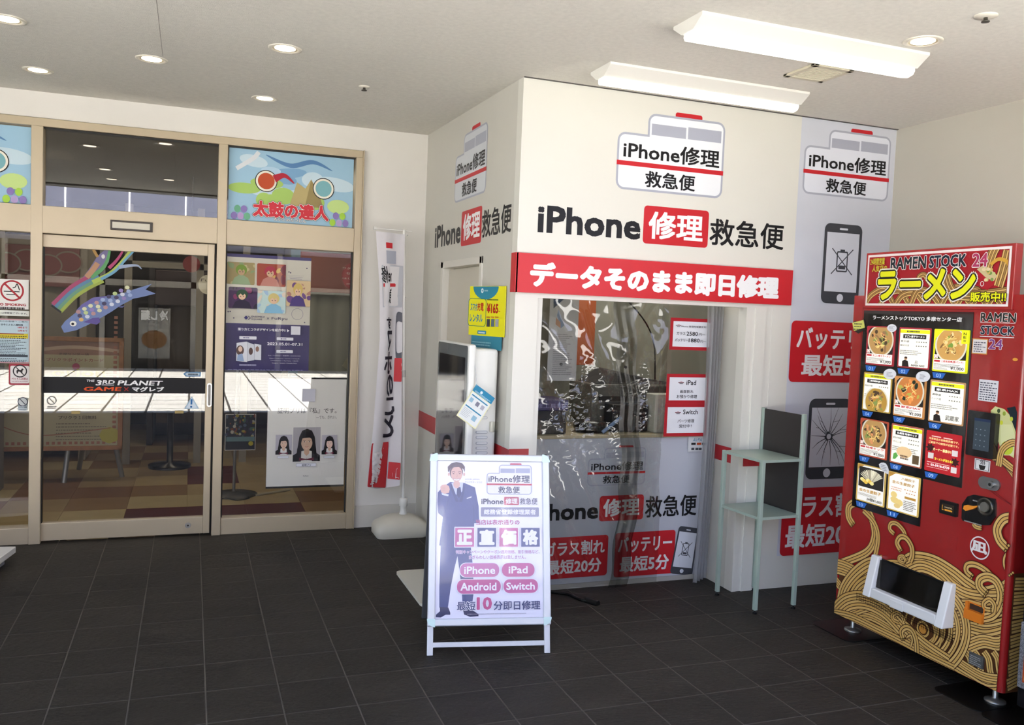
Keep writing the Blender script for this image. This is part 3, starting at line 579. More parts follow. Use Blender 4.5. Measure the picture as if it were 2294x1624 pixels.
b = MB(); b.box((-1.01, 8.6, .33), (-.62, 8.63, .37), STEEL); b.box((-.87, 8.6, .28), (-.81, 8.64, .5), BLK); b.build('crossbar', ez)
# pole stand with a small poster
ps = thing('pole_stand', 'slim pole stand with a small dark poster behind the right pane', 'stand', (.377, 7.8, 0))
b = MB(); b.cyl((.377, 7.8, 0), (.39, 7.8, 1.5), .013, STEEL); b.build('pole', ps); b = MB(); b.lathe((.377, 7.8, 0), [(.2, 0), (.2, .006), (.05, .02), (.02, .03)], mat('stand_base', '#54524e', .35, metal=.5)); b.build('base', ps)
FP = Frame((0, 7.78, 0), (1, 0, 0), (0, 0, 1)); p = FP.px(505, 928); q = FP.px(572, 1008); b = MB(); b.fbox(FP, p[0], q[1], q[0], p[1], -.01, 0, WPL); b.build('poster_holder', ps)
a = Art(FP); a.rect(p[0]+.005, q[1]+.005, q[0]-.005, p[1]-.005, '#23262e'); R = random.Random(5)
for i in range(60): a.ell(p[0]+.01+R.random()*(q[0]-p[0]-.02), q[1]+.12+R.random()*(p[1]-q[1]-.13), .006+R.random()*.01, .006+R.random()*.012, R.choice(('#8a4a34', '#5a6a80', '#c0b8a8', '#a9983a', '#3a3050', '#4a6a5a')), 8)
a.rect(p[0]+.01, q[1]+.08, q[0]-.01, q[1]+.12, '#6a8a90'); a.ell(q[0]-.04, q[1]+.06, .02, .02, '#c9bc30'); a.build('print', ps)
b = MB(); b.cyl((.56, 7.7, .01), (.86, 7.88, .01), .012, mat('pale_stick', '#a59c84', .6), 6); tag(b.build('floor_strip'), 'pale strip of wood lying on the hall floor', 'strip')
b = MB(); b.tube(spline([(.25, 7.75, .006), (.38, 7.55, .006), (.5, 7.62, .006), (.42, 7.72, .006), (.25, 7.6, .006)], 6), .005, BLK, 6); tag(b.build('floor_cable'), 'thin black cable curled on the hall floor', 'cable')
# photo booths and game machines
def booth(name, lab, x0, x1, y, h, body, front, curtain, cat='photo booth'):
    t_ = thing(name, lab, cat, ((x0+x1)/2, y+.4, 0)); m = mat('body_'+body, '#'+body, .5); b = MB()
    b.box((x0, y, 0), (x0+.07, y+.9, h), m); b.box((x1-.07, y, 0), (x1, y+.9, h), m); b.box((x0, y+.8, 0), (x1, y+.9, h), m); b.box((x0, y, h-.1), (x1, y+.9, h), m); b.build('cabinet', t_, bevel=.01)
    b = MB(); b.box((x0+.07, y-.02, h-.5), (x1-.07, y+.05, h-.1), mat('front_'+front, '#'+front, .5)); b.build('front_sign', t_, bevel=.01)
    b = MB(); n = 18; xs = [x0+.1+(x1-x0-.2)*i/n for i in range(n+1)]; vs = [(x, y+.06+.02*math.sin(i*2.2), z) for z in (.25, h-.5) for i, x in enumerate(xs)]
    b.add(vs, [(i, i+1, n+2+i, n+1+i) for i in range(n)], mat('curtain_'+curtain, '#'+curtain, .8), True); b.build('curtain', t_)
    return t_
pb = booth('photo_booth', 'grey photo sticker booth with pink cloud top behind the easel', -2.3, -.98, 9.7, 2.25, 'b4aea3', '9a6a6a', 'a29c90')
a = Art(Frame((0, 9.66, 0), (1, 0, 0), (0, 0, 1)), .003)
for i in range(6): a.ell(-1.15-.18*i, 2.0-.04*(i % 2), .13, .11, '#a89a92'); a.ell(-1.15-.18*i, 2.0-.04*(i % 2), .115, .095, '#9a6466')
a.build('cloud_panel', pb)
booth('photo_booth', 'dark photo booth in the middle of the hall behind the door', -.45, .75, 10.6, 2.1, '2d2624', '3a2a2a', '463a30')
booth('photo_booth', 'pale photo booth with shelves behind the right pane', .95, 2.1, 8.9, 2.3, '9a9c90', '96605c', '8a8c82')
pt = thing('partition_frame', 'aluminium partition frame inside the hall', 'partition', (-.3, 9.4, 0))
for x in (-.62, .05, .5): b = MB(); b.box((x, 9.4, 0), (x+.07, 9.46, 2.6), mat('partition', '#8d877a', .5)); b.build('post', pt)
for z in (1.98, 2.45): b = MB(); b.box((-.62, 9.4, z), (.57, 9.46, z+.06), mat('partition', '#8d877a', .5)); b.build('crossbar', pt)
b = MB(); b.cyl((.0, 9.0, 2.02), (.0, 9.04, 2.02), .08, mat('red_disc', '#7a2a2c', .5), 28); b.cyl((.0, 9.02, 2.1), (.0, 9.02, 2.862), .003, DARK, 6); tag(b.build('hanging_disc'), 'small round red sign hanging in the hall above the dark booth', 'sign')
b = MB(); b.lathe((-.17, 9.2, 0), [(.2, 0), (.2, .03), (.03, .05), (.03, .55), (.17, .56), (.19, .6), (.17, .66), (0, .67)], BLK); tag(b.build('stool'), 'round black stool beside the easel in the hall', 'stool')
b = MB(); b.box((.86, 8.2, 0), (.94, 8.28, 2.3), mat('pale_blue_post', '#7f9fb0', .4)); tag(b.build('blue_post'), 'pale blue post inside the hall behind the right pane', 'post')
# stone-clad pier behind the left pane
b = MB(); b.box((-2.6, 8.0, 0), (-1.48, 8.4, 2.86), mat('pier', '#6d685c', .8)); pr = b.build('wall_pier', loc=(-2, 8.2, 0)); tag(pr, 'stone-clad pier behind the left pane', kind='structure')
STN = mat('ledge_stone', '#a08763', .85, noise_amt=.3, nscale=7, bump=.5, bscale=40); R = random.Random(9)
z = 1.6
while z < 2.8:
    h_ = R.uniform(.035, .07); x = -2.2-R.random()*.1
    while x < -1.6:
        w_ = R.uniform(.14, .32); b = MB(); b.box((x, 8.0-R.uniform(.012, .04), z), (min(x+w_, -1.56)-.005, 8.0, z+h_-.004), STN); b.build('stone', pr); x += w_
    z += h_
b = MB(); n = 24; vs = [(-2.1+.55*i/n, 7.6+.02*math.sin(i*1.9), z) for z in (.45, 1.5) for i in range(n+1)]; b.add(vs, [(i, i+1, n+2+i, n+1+i) for i in range(n)], mat('sheet', '#8a8470', .8), True)
cr = thing('curtain_rack', 'low rail with a pale cloth hanging behind the left pane', 'rack', (-1.8, 7.6, 0)); b.build('cloth', cr)
b = MB(); b.cyl((-2.2, 7.6, 1.5), (-1.5, 7.6, 1.5), .015, STEEL); b.cyl((-1.5, 7.6, 0), (-1.5, 7.6, 1.5), .015, STEEL); b.cyl((-2.2, 7.6, 0), (-2.2, 7.6, 1.5), .015, STEEL); b.cyl((-2.2, 7.6, .35), (-1.5, 7.6, .35), .012, STEEL); b.build('rail', cr)
for x, y, e in ((-1.2, 8.2, 1), (.6, 8.2, 1), (-.3, 10.2, .6), (1.6, 7.6, .6)):
    l = bpy.data.lights.new('hall_lamp', 'AREA'); l.energy = INT_E*e; l.size = .5; l.color = (1, .88, .7); o = bpy.data.objects.new('hall_lamp', l); col.objects.link(o); o.location = (x, y, 2.84)
# ================================================================ graphics on the repair shop
SF = Frame((0, 4.45, 0), (1, 0, 0), (0, 0, 1))
zF = zoom(1140, 160, .3792)
_L = Art(SF); _L.z = zF
def norm():   # layout of the shop emblem, measured once on the front wall
    B = dict(bodyTL=(650, 352), bodyBR=(1250, 745), cabTL=(825, 268), cabBR=(1275, 440), lampTL=(985, 258), lampBR=(1142, 302), w1a=(845, 308), w1b=(1045, 400), w2a=(1060, 330), w2b=(1252, 425),
             bar1=(648, 522), bar2=(1252, 615), t1a=(678, 400), t1b=(1241, 575), t2a=(805, 585), t2b=(1097, 712))
    d = {k: _L.q(*v) for k, v in B.items()}; x0 = _L.q(633, 600)[0]; x1 = _L.q(1262, 650)[0]; y0 = _L.q(900, 718)[1]; y1 = _L.q(1050, 275)[1]
    return {k: ((u-x0)/(x1-x0), (v-y0)/(y1-y0)) for k, (u, v) in d.items()}, (x0, y0, x1, y1)
NL, L1 = norm()
def emblem(a, box, body='#e4e6ea', key=True, txt=True):
    x0, y0, x1, y1 = box; w_, h_ = x1-x0, y1-y0; G = lambda k: (x0+NL[k][0]*w_, y0+NL[k][1]*h_); e = w_*.018; r = w_*.07
    ys = G('bodyTL')[1]; cx = G('cabTL')[0]; lt = G('lampTL'); lb = G('lampBR')
    a.rrect(lt[0], y1-e, lb[0], y1+h_*.055, w_*.02, '#c4272f')
    def outline(k): return (rr(x0+k, y0+k, x1-k, ys-k, r), rr(cx+k, ys-2*r, x1-k, y1-k, r))
    def shape(k, h):
        A = rr(x0+k, y0+k, x1-k, ys-k, r-k); Bq = rr(cx+k, y0+r*2, x1-k, y1-k, r-k); a.poly(A, h); a.poly(Bq, h)
    shape(0, LAV); shape(e, body)
    for p, q in (('w1a', 'w1b'), ('w2a', 'w2b')): a.rect(*G(p), *G(q), LAV)
    a.rect(x0, G('bar1')[1], x1, G('bar2')[1], '#c4272f')
    if txt: a.text('iPhone修理', *G('t1a'), *G('t1b'), INK, .022); a.text('救急便', *G('t2a'), *G('t2b'), INK, .022)
def wordmark(a, i0, i1, b0, b1, k0, k1, m0, m1, r=.02):
    a.T('iPhone', i0, i1, INK, .035); a.RR(b0, b1, r, '#c4272f'); a.T('修理', k0, k1, '#eeeeee', .03); a.T('救急便', m0, m1, INK, .018)
def phone_icon(a, x0, y0, x1, y1, kind):
    w_, h_ = x1-x0, y1-y0; D = '#45474c'
    a.rrect(x0, y0, x1, y1, w_*.14, D); a.rect(x0+w_*.07, y0+h_*.15, x1-w_*.07, y1-h_*.11, '#d6d9e0'); a.rrect(x0+w_*.39, y1-h_*.075, x1-w_*.39, y1-h_*.05, w_*.02, '#d6d9e0'); a.ell(x0+w_*.5, y0+h_*.075, w_*.085, w_*.085, '#d6d9e0')
    cx, cy = x0+w_*.5, y0+h_*.53
    if kind == 'battery':
        bw, bh = w_*.15, h_*.13
        a.rrect(cx-bw, cy-bh, cx+bw, cy+bh, w_*.04, D); a.rrect(cx-bw+w_*.03, cy-bh+w_*.03, cx+bw-w_*.03, cy+bh-w_*.03, w_*.02, '#d6d9e0'); a.rect(cx-w_*.06, cy+bh, cx+w_*.06, cy+bh+h_*.022, D); a.rect(cx-bw*.6, cy-bh+w_*.06, cx+bw*.6, cy-bh+w_*.14, D)
        a.stroke([(cx-w_*.28, cy-h_*.16), (cx+w_*.28, cy+h_*.16)], w_*.022, D); a.stroke([(cx-w_*.28, cy+h_*.16), (cx+w_*.28, cy-h_*.16)], w_*.022, D)
    else:
        R = random.Random(2); a.poly([(cx+w_*.09*(1+.25*math.sin(i*2.3))*math.cos(i*.5236), cy+w_*.09*(1+.25*math.cos(i*1.7))*math.sin(i*.5236)) for i in range(12)], D); a.ell(cx, cy, w_*.055, w_*.055, '#d6d9e0', 9)
        for i in range(16):
            t = i*.3927+R.uniform(-.12, .12); L = R.uniform(.3, .62); k = R.uniform(-.12, .12)
            ex, ey = max(-.42, min(.42, L*math.cos(t)*1.1)), max(-.36*h_/w_, min(.36*h_/w_, L*math.sin(t)*1.5))
            a.stroke([(cx+w_*.08*math.cos(t), cy+w_*.08*math.sin(t)), (cx+w_*(ex*.55+k*.3), cy+w_*(ey*.5)), (cx+w_*ex, cy+w_*ey)], lambda q: w_*.018*(1-q*.75), D, k=3)
            if i % 2: a.stroke([(cx+w_*(ex*.55+k*.3), cy+w_*ey*.5), (cx+w_*ex*.9+w_*.06, cy+w_*ey*.55)], w_*.007, D)
def red_label(a, x0, y0, x1, y1, l1, l2, t1=None, t2=None):
    w_, h_ = x1-x0, y1-y0; a.rrect(x0, y0, x1, y1, w_*.045, '#c4272f')
    t1 = t1 or (x0+w_*.05, x1-w_*.05); t2 = t2 or (x0+w_*.09, x1-w_*.09)
    a.text(l1, t1[0], y0+h_*.54, t1[1], y0+h_*.90, '#e4e2e2', .03); a.text(l2, t2[0], y0+h_*.10, t2[1], y0+h_*.46, '#e4e2e2', .03)
# --- front wall
a = Art(SF, rough=.3); emblem(a, L1, '#e9ecef'); a.build('emblem_graphic', wsf)
a = Art(SF, rough=.3); a.z = zF
wordmark(a, (172, 785), (776, 998), (800, 790), (1172, 1043), (828, 822), (1143, 1012), (1190, 865), (1620, 1058), .022); a.build('name_lettering', wsf)
FB = Frame((0, 4.425, 0), (1, 0, 0), (0, 0, 1)); a = Art(FB, rough=.3); a.z = zF
p = a.q(48, 1068); q = a.q(1668, 1382)
bn = thing('banner_board', 'long red board with white lettering over the shop window', 'sign', ((p[0]+q[0])/2, 4.43, q[1]))
b = MB(); b.box((p[0], 4.425, q[1]), (q[0], 4.4495, p[1]), mat('red_board', SIG, .35)); b.box((1.650, 4.425, q[1]), (1.6635, 4.50, p[1]), mat('red_board', SIG, .35)); b.build('board', bn)
a.T('データそのまま即日修理', (128, 1120), (1592, 1348), '#efefef', .06); a.build('lettering', bn)
# --- lavender film panel at the right with emblem, two phones and two labels
FIL = mat('lavender_film', '#cdd0d8', .32, noise_amt=.01)
a = Art(SF, rough=.3); a.rect(3.495, .205, 4.238, 2.942, FIL); a.z = zF
x0 = a.q(1738, 600)[0]; x1 = a.q(2240, 700)[0]; y0 = a.q(1900, 737)[1]; y1 = a.q(2080, 366)[1]
emblem(a, (x0, y0, x1, y1), '#dfe2ea'); p = a.q(1868, 893); q = a.q(2052, 1378); phone_icon(a, p[0], q[1], q[0]+.01, p[1], 'battery')
zP = zoom(1140, 620, .4804); a.z = zP
p = a.q(1330, 196); q = a.q(1330, 490); rx = 4.205
red_label(a, p[0]-.02, q[1], rx, p[1]-.01, 'バッテリー', '最短5分', (a.q(1343, 230)[0], rx-.03), (a.q(1362, 400)[0], rx-.03))
p = a.q(1400, 568); q = a.q(1562, 938); phone_icon(a, p[0], q[1], q[0]+.02, p[1], 'crack')
p = a.q(1260, 1020); q = a.q(1262, 1300); u0 = a.q(1262, 1200)[0]
red_label(a, u0, q[1], rx, q[1]+.43, 'ガラス割れ', '最短20分', (u0+.015, rx-.02), (u0+.035, rx-.035))
a.build('film_panel', wsf)
# red stripe running round the shop
b = MB(); RS = mat('red_stripe', '#b02a30', .4); b.box((1.662, 4.4485, .80), (1.78, 4.449, .92), RS); b.box((1.6625, 4.449, .79), (1.6635, 5.03, .915), RS); b.box((1.6625, 5.956, .775), (1.6635, 6.468, .895), RS); b.box((3.171, 4.52, .79), (3.1715, 4.752, .885), RS); b.box((3.205, 4.443, .785), (3.235, 4.4515, .88), RS); b.box((3.235, 4.4425, .785), (3.36, 4.4438, .88), RS)
b.build('red_stripe', wsf)
# --- side wall graphics
SL = Frame((1.664, 0, 0), (0, -1, 0), (0, 0, 1)); zS = zoom(780, 160, .24633)
a = Art(SL, rough=.4); a.z = zS
x0 = a.q(973, 1000)[0]; x1 = a.q(1262, 800)[0]; y0 = a.q(1250, 1098)[1]; y1 = a.q(1270, 452)[1]
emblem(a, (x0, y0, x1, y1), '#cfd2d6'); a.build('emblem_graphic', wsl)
a = Art(SL, rough=.4); a.z = zS
wordmark(a, (793, 1410), (1020, 1562), (1036, 1278), (1208, 1556), (1050, 1302), (1196, 1510), (1222, 1268), (1480, 1462), .02); a.build('name_lettering', wsl)
d2 = root('door_2', (1.68, 5.5, 0), 'pale flush door in the shop side wall')
DP = mat('side_door_panel', '#c9c2b2', .5)
b = MB(); b.box((1.70, 5.085, 0), (1.735, 5.895, 1.955), DP); b.build('leaf', d2, bevel=.002)
b = MB()
for y0, y1, z0, z1 in ((5.035, 5.08, 0, 2.01), (5.90, 5.955, 0, 2.01), (5.035, 5.955, 1.965, 2.01)): b.box((1.655, y0, z0), (1.735, y1, z1), mat('side_door_frame', '#d6d2c8', .45))
b.build('door_frame', d2, bevel=.003)
b = MB(); b.box((1.685, 5.16, .95), (1.70, 5.19, 1.5), BLK); b.build('pull_handle', d2, bevel=.004)

# ================================================================ shop counter behind the window opening
SC = Frame((0, 4.75, 0), (1, 0, 0), (0, 0, 1))
ct = thing('shop_counter', 'white counter printed with the shop emblem and two red labels', 'counter', (2.5, 4.9, 0))
b = MB(); b.box((1.835, 4.75, .028), (3.172, 4.77, .925), mat('counter_panel_shaded', '#b9bcc5', .4)); b.box((1.835, 4.742, 0), (3.172, 4.77, .03), mat('counter_kick', '#a9a69f', .5)); b.build('front_panel', ct)  # front panel grey carries the shade of the window recess in its colour
b = MB(); b.box((1.835, 4.745, .925), (3.172, 5.35, .945), mat('counter_top', '#b6a98a', .5, noise_amt=.08)); b.build('worktop', ct, bevel=.003)
a = Art(SC, rough=.4); a.z = zP
x0 = a.q(366, 930)[0]; x1 = a.q(634, 930)[0]; y0 = a.q(420, 975)[1]; y1 = a.q(520, 796)[1]; emblem(a, (x0, y0, x1, y1), '#b9bcc5')  # emblem body repeats the shade-darkened panel grey
wordmark(a, (98, 1062), (415, 1128), (424, 1022), (624, 1130), (440, 1036), (606, 1112), (637, 1022), (872, 1112), .02)
p = a.q(150, 1216); q = a.q(455, 1390); red_label(a, p[0], q[1], q[0], p[1]-.005, 'ガラス割れ', '最短20分'); p = a.q(496, 1195); q = a.q(766, 1380); red_label(a, p[0], q[1], q[0], p[1], 'バッテリー', '最短5分')
P1 = [a.q(*k) for k in ((792, 1160), (884, 1172), (852, 1392), (748, 1382))]
def bil(u, v): t_ = [P1[3][i]*(1-u)+P1[2][i]*u for i in (0, 1)]; s_ = [P1[0][i]*(1-u)+P1[1][i]*u for i in (0, 1)]; return (t_[0]*(1-v)+s_[0]*v, t_[1]*(1-v)+s_[1]*v)
tmp = Art(Frame((0, 0, 0), (1, 0, 0), (0, 0, 1))); phone_icon(tmp, 0, 0, 1, 2, 'battery'); dd = a.d
a.add([a.F.P(*bil(x, z/2), dd+(-y)) for x, y, z in tmp.v], [], C('#45474c'))
base = len(a.v)-len(tmp.v)
for f, mi in zip(tmp.f, tmp.mi): a.f.append(tuple(i+base for i in f)); a.mi.append(a.slot(tmp.m[mi])); a.sm.append(False)
a.build('print', ct)
a = Art(SC, .012, rough=.4); a.z = zP; a.R((833, 744), (916, 812), '#d0d2d4'); a.T('AirPAY', (853, 752), (905, 766), '#3b82a8', .0, skew=.2)
for k, (x, h) in enumerate(((846, '#2b2b2e'), (872, '#c2502a'), (896, '#2a2c30'))): a.R((x, 772), (x+20, 782), h)
for x in (846, 865, 880, 898): a.R((x, 796), (x+13, 806), '#4a4c52')
sticker('payment_sticker', a, 'small white payment sticker at the top right of the counter front')
# red-bordered papers on a clear sheet
b = MB(); cl = thing('clear_sheet', 'tall clear plastic sheet carrying three red-bordered papers', 'sheet', (2.95, 4.70, .93))
b.box((2.735, 4.70, .935), (3.155, 4.704, 1.79), CLEAR); b.build('sheet', cl)
FPp = Frame((0, 4.697, 0), (1, 0, 0), (0, 0, 1))
def paper(tl, br, lab, fn, skew=0):
    a = Art(FPp, .0008, rough=.5); a.z = zP; p = a.q(*tl); q = a.q(*br); a.rect(p[0], q[1], q[0], p[1], '#b0222c'); e = .021
    a.rect(p[0]+e, q[1]+e, q[0]-e, p[1]-e, '#e0e1e6'); fn(a); return sticker('notice_paper', a, lab, 'paper')
def mini(a, x, y): a.R((x, y+3), (x+26, y+7), '#7a4a50'); a.R((x+5, y+8), (x+21, y+12), '#6a6a70'); a.R((x+9, y-1), (x+18, y+1), '#b05a5a')
def pa(a): mini(a, 778, 222); a.T('iPhone 修理地域最安地！', (804, 226), (922, 240), INK, .01); a.T('ガラス', (782, 256), (822, 272), INK, .015); a.T('2580', (828, 255), (880, 276), INK, .015); a.T('円〜', (886, 263), (914, 276), INK, .0); a.T('バッテリー', (774, 287), (834, 303), INK, .015); a.T('1880', (838, 287), (888, 307), INK, .015); a.T('円〜', (892, 296), (918, 308), INK)
def pb_(a): mini(a, 790, 488); a.T('iPad', (828, 482), (872, 505), INK, .015); a.T('画面割れ', (798, 527), (860, 543), INK, .01); a.T('お預かり修理', (782, 550), (876, 567), INK, .01)
def pc(a): mini(a, 775, 628); a.T('Switch', (812, 619), (880, 641), INK, .015); a.T('パーツ修理', (786, 664), (863, 680), INK, .01); a.T('受付中！', (793, 688), (850, 703), INK, .01)
paper((755, 190), (946, 345), 'red-bordered price paper on the clear sheet, uppermost of the three', pa); paper((737, 452), (930, 592), 'red-bordered tablet repair paper on the clear sheet, middle of the three', pb_); paper((728, 592), (922, 742), 'red-bordered game console repair paper on the clear sheet, lowest of the three', pc)
# crumpled transparent vinyl hung in the opening
VIN = glass('vinyl_film', '#e2e3e0', .075, .05); VING = glass('vinyl_gathered', '#b4b4b0', .035, .25)
def film(x0, x1, z0, z1, y, nx, nz, fn, m, name, par):
    b = MB(); vs = [(x0+(x1-x0)*i/nx+fn(i/nx, j/nz)[0], y+fn(i/nx, j/nz)[1], z0+(z1-z0)*j/nz) for j in range(nz+1) for i in range(nx+1)]
    b.add(vs, [(j*(nx+1)+i, j*(nx+1)+i+1, (j+1)*(nx+1)+i+1, (j+1)*(nx+1)+i) for j in range(nz) for i in range(nx)], m, True); return b.build(name, par)
vc = thing('vinyl_curtain', 'crumpled clear vinyl curtain hanging across the shop window', 'curtain', (2.3, 4.62, 0))
def crum(u, v):
    p = Vector((u*5, v*4, 0)); k = (noise.turbulence(p*1.3, 2, False)*.016)*(1 if v > 0 else .5)+noise.noise(p*.7)*.04
    k += .035*math.exp(-((u-.36)**2*34+(v-.24)**2*16))*noise.turbulence(p*7, 4, True)+.02*math.exp(-((u-.75)**2*30+(v-.2)**2*12))*noise.turbulence(p*9, 3, True); k += .02*math.sin(26*(u-.32-.5*(1-v))) * max(0, 1-abs(u-.4)*2.2)
    return (0, k)
film(1.85, 2.74, .04, 1.785, 4.63, 110, 200, lambda u, v: crum(u, v*1.885-.885), VIN, 'sheet', vc)
film(2.40, 2.53, .03, 1.785, 4.615, 16, 60, lambda u, v: (.05*math.sin(v*4.2)+.01*math.sin(v*31), .006*math.sin(u*14+v*3)), VING, 'gathered_edge', vc)
for x, z in ((2.02, 1.385), (2.44, 1.375)): b = MB(); b.cyl((x, 4.60, z), (x, 4.595, z), .009, BLK, 12); b.build('eyelet', vc)
gc = thing('gathered_sheet', 'grey translucent sheet bunched along the right side of the window opening', 'curtain', (3.13, 4.6, 0))
film(2.99, 3.168, .02, 1.78, 4.60, 26, 40, lambda u, v: (.035*math.sin(v*2.2+.6)*(1-u)-.02*(1-v), .03*math.sin(u*26)*(.5+.5*v)+.1*u), mat('grey_sheet', '#8e9092', .4, alpha=.55), 'sheet', gc)
# interior of the shop
IW = mat('shop_inner_wall', '#a09f92', .8, noise_amt=.03)
b = MB(); b.box((1.74, 6.2, 0), (4.3, 6.3, 2.9), IW); b.box((1.74, 4.54, 2.6), (4.3, 6.2, 2.7), IW); b.box((4.2, 4.54, 0), (4.3, 6.2, 2.6), IW); tag(b.build('wall_shop_inner'), 'pale inner walls of the repair shop', kind='structure')
b = MB(); b.box((1.75, 4.775, -.003), (4.2, 6.2, 0.0), mat('shop_floor', '#6a665e', .6)); tag(b.build('floor', loc=(3, 5, 0)), 'floor inside the repair shop', kind='structure')
b = MB(); b.box((2.56, 5.9, 1.30), (2.86, 5.93, 2.5), mat('orange_cloth', '#b2582a', .7)); tag(b.build('orange_banner', bevel=.004), 'orange banner hanging on the inner wall of the shop', 'banner')
FPo = Frame((0, 5.12, 0), (1, 0, 0), (0, 0, 1)); a = Art(FPo, rough=.5); zI = zoom(1200, 640, .22164); a.z = zI
p = a.q(150, 60); q = a.q(405, 962); a.rect(p[0], q[1], q[0], p[1]+.08, '#c2c3c6'); a.Pg([(180, 230), (330, 95), (380, 60), (180, 60)], '#4a5a70'); a.Pg([(230, 240), (290, 400), (255, 430), (215, 300)], '#7f93b0'); a.Pg([(205, 320), (250, 370), (250, 430), (200, 390)], '#b58a70'); a.lines(*a.q(165, 900), *a.q(380, 480), 22, '#8a8a8e', .4)
sticker('price_poster', a, 'tall white price list poster with a hand photo behind the vinyl at the left', 'poster')
b = MB(); x = 1.86; b.box((1.90, 4.80, .946), (2.16, 5.05, 1.02), BLK); b.box((1.90, 4.80, 1.02), (2.155, 5.04, 1.09), mat('box_navy', '#1c1c24', .5)); b.box((1.89, 4.79, 1.09), (2.165, 5.05, 1.155), mat('box_violet', '#3b3560', .5)); bx = b.build('tool_box', bevel=.004); tag(bx, 'stack-fronted black box with a violet lid on the counter at the left', 'box')
a = Art(Frame((0, 4.79, 0), (1, 0, 0), (0, 0, 1)), .001); a.text('維修工具類', 1.91, 1.105, 2.13, 1.135, '#8d89b0', .01); a.build('lettering', bx)
pr = thing('printer', 'grey desk printer at the back of the counter', 'printer', (2.75, 5.2, .945))
b = MB(); b.box((2.42, 5.0, .985), (3.1, 5.36, 1.235), mat('printer_grey', '#57564f', .5)); b.build('body', pr, bevel=.012); b = MB(); b.box((2.47, 4.99, 1.13), (2.75, 5.01, 1.16), BLK); b.build('paper_slot', pr); b = MB(); b.box((2.45, 5.02, .945), (3.08, 5.34, .985), mat('printer_dark', '#33322e', .5)); b.build('base', pr)
b = MB(); b.hexa([(2.45, 5.02, 1.235), (3.12, 5.02, 1.235), (3.12, 5.3, 1.235), (2.45, 5.3, 1.235), (2.6, 5.1, 1.31), (3.0, 5.1, 1.25), (3.0, 5.3, 1.25), (2.6, 5.3, 1.33)], mat('cloth_dark', '#2c2a28', .8)); tag(b.build('dark_cloth', bevel=.01), 'dark cloth lying on the desk printer', 'cloth')
b = MB(); b.box((2.50, 4.86, .946), (2.76, 4.98, 1.12), mat('monitor_black', '#0f0f10', .3)); tag(b.build('card_reader', bevel=.008), 'black card terminal standing on the counter', 'terminal')
b = MB(); b.box((2.77, 4.80, .946), (2.98, 4.92, 1.19), mat('paper_box', '#c2c2b6', .6)); tag(b.build('paper_box', bevel=.004), 'pale cardboard box standing on the counter behind the papers', 'box')
b = MB(); b.lathe((2.37, 4.9, .9455), [(0, 0), (.09, 0), (.11, .03), (.1, .06), (.05, .075), (0, .08)], BLK); tag(b.build('tape_dispenser'), 'round black tape dispenser on the counter', 'dispenser')
b = MB(); b.tube([(2.40, 4.785, .955), (2.52, 4.775, 1.05)], .012, mat('pen_blue', '#6f86a8', .3), 8); tag(b.build('marker_pen'), 'pale blue marker leaning against the card terminal', 'pen')
b = MB(); b.tube(spline([(1.9, 5.9, 1.35), (2.2, 5.88, 1.2), (2.45, 5.86, 1.12)], 5), .006, BLK, 6); tag(b.build('wall_cable'), 'short black cable sagging low on the inner wall of the shop at the left', 'cable'); b = MB(); b.tube(spline([(2.86, 5.9, 2.0), (3.2, 5.88, 1.72), (3.35, 5.88, 1.5), (3.37, 5.86, 1.2)], 5), .006, BLK, 6); tag(b.build('wall_cable'), 'long black cable curving down the inner wall of the shop beside the orange banner', 'cable')
b = MB(); b.tube(spline([(1.98, 4.74, .03), (2.06, 4.68, .012), (2.14, 4.62, .01), (2.17, 4.52, .01), (2.22, 4.46, .01)], 6), .009, BLK, 8); b.cyl((2.20, 4.50, .008), (2.24, 4.42, .008), .02, BLK, 8); tag(b.build('power_cord'), 'black power cord end lying on the floor under the counter', 'cord')
l = bpy.data.lights.new('shop_lamp', 'AREA'); l.energy = 14; l.size = .8; l.color = (1, .97, .9); o = bpy.data.objects.new('shop_lamp', l); col.objects.link(o); o.location = (2.9, 5.4, 2.58)

# ================================================================ ceiling fittings
RING = mat('lamp_ring', '#d9d3c4', .4); CAN = mat('lamp_can', '#cbbf9f', .3, metal=.3); LENS = mat('lamp_lens', '#fff2dc', emit=LENS_E)
first = None; LP = [(-.86, 5.80, 'leftmost in the picture'), (-.22, 5.15, 'second from the left'), (.42, 4.55, 'large and bright right of the ceiling seam'), (.42, 5.83, 'nearest to the entrance wall'), (3.02, 3.05, 'above the ramen vending machine'), (-.83, 4.72, 'cut off at the top left corner'), (-.83, 3.35, ''), (-.825, 2.6, ''), (-.24, 2.95, '')]
def downlight(x, y, lab):
    z = CZ(y); t_ = thing('downlight', lab, 'ceiling lamp', (x, y, z), 'round downlights in the ceiling')
    b = MB(); n = 36; pr = [(.083, 0), (.083, -.004), (.075, -.007), (.062, -.004), (.058, .0)]; b.lathe((x, y, z), pr, RING, n); b.build('ring', t_)
    b = MB(); b.lathe((x, y, z), [(.06, -.0035), (.052, -.0015), (.05, -.0012)], CAN, n); b.build('reflector', t_)
    b = MB(); b.lathe((x, y, z), [(.051, -.002), (.0, -.003)], LENS, n); b.build('lens', t_); return t_
dl = downlight(*LP[0][:2], 'round recessed downlight, '+LP[0][2])
for x, y, s_ in LP[1:]:
    c = dl.copy(); col.objects.link(c); c.location = (x, y, CZ(y)-.0003); c['label'] = 'round recessed downlight, '+(s_ or ('above the camera, reflected %s in the transom pane' % ('upper left' if y > 3 else 'lower right' if x > -.5 else 'lower left')))
    for ch in dl.children: k = ch.copy(); col.objects.link(k); k.parent = c
LB = mat('fixture_white', '#e4e2da', .45); LL = mat('line_lens', '#fffdf4', emit=LINE_E)
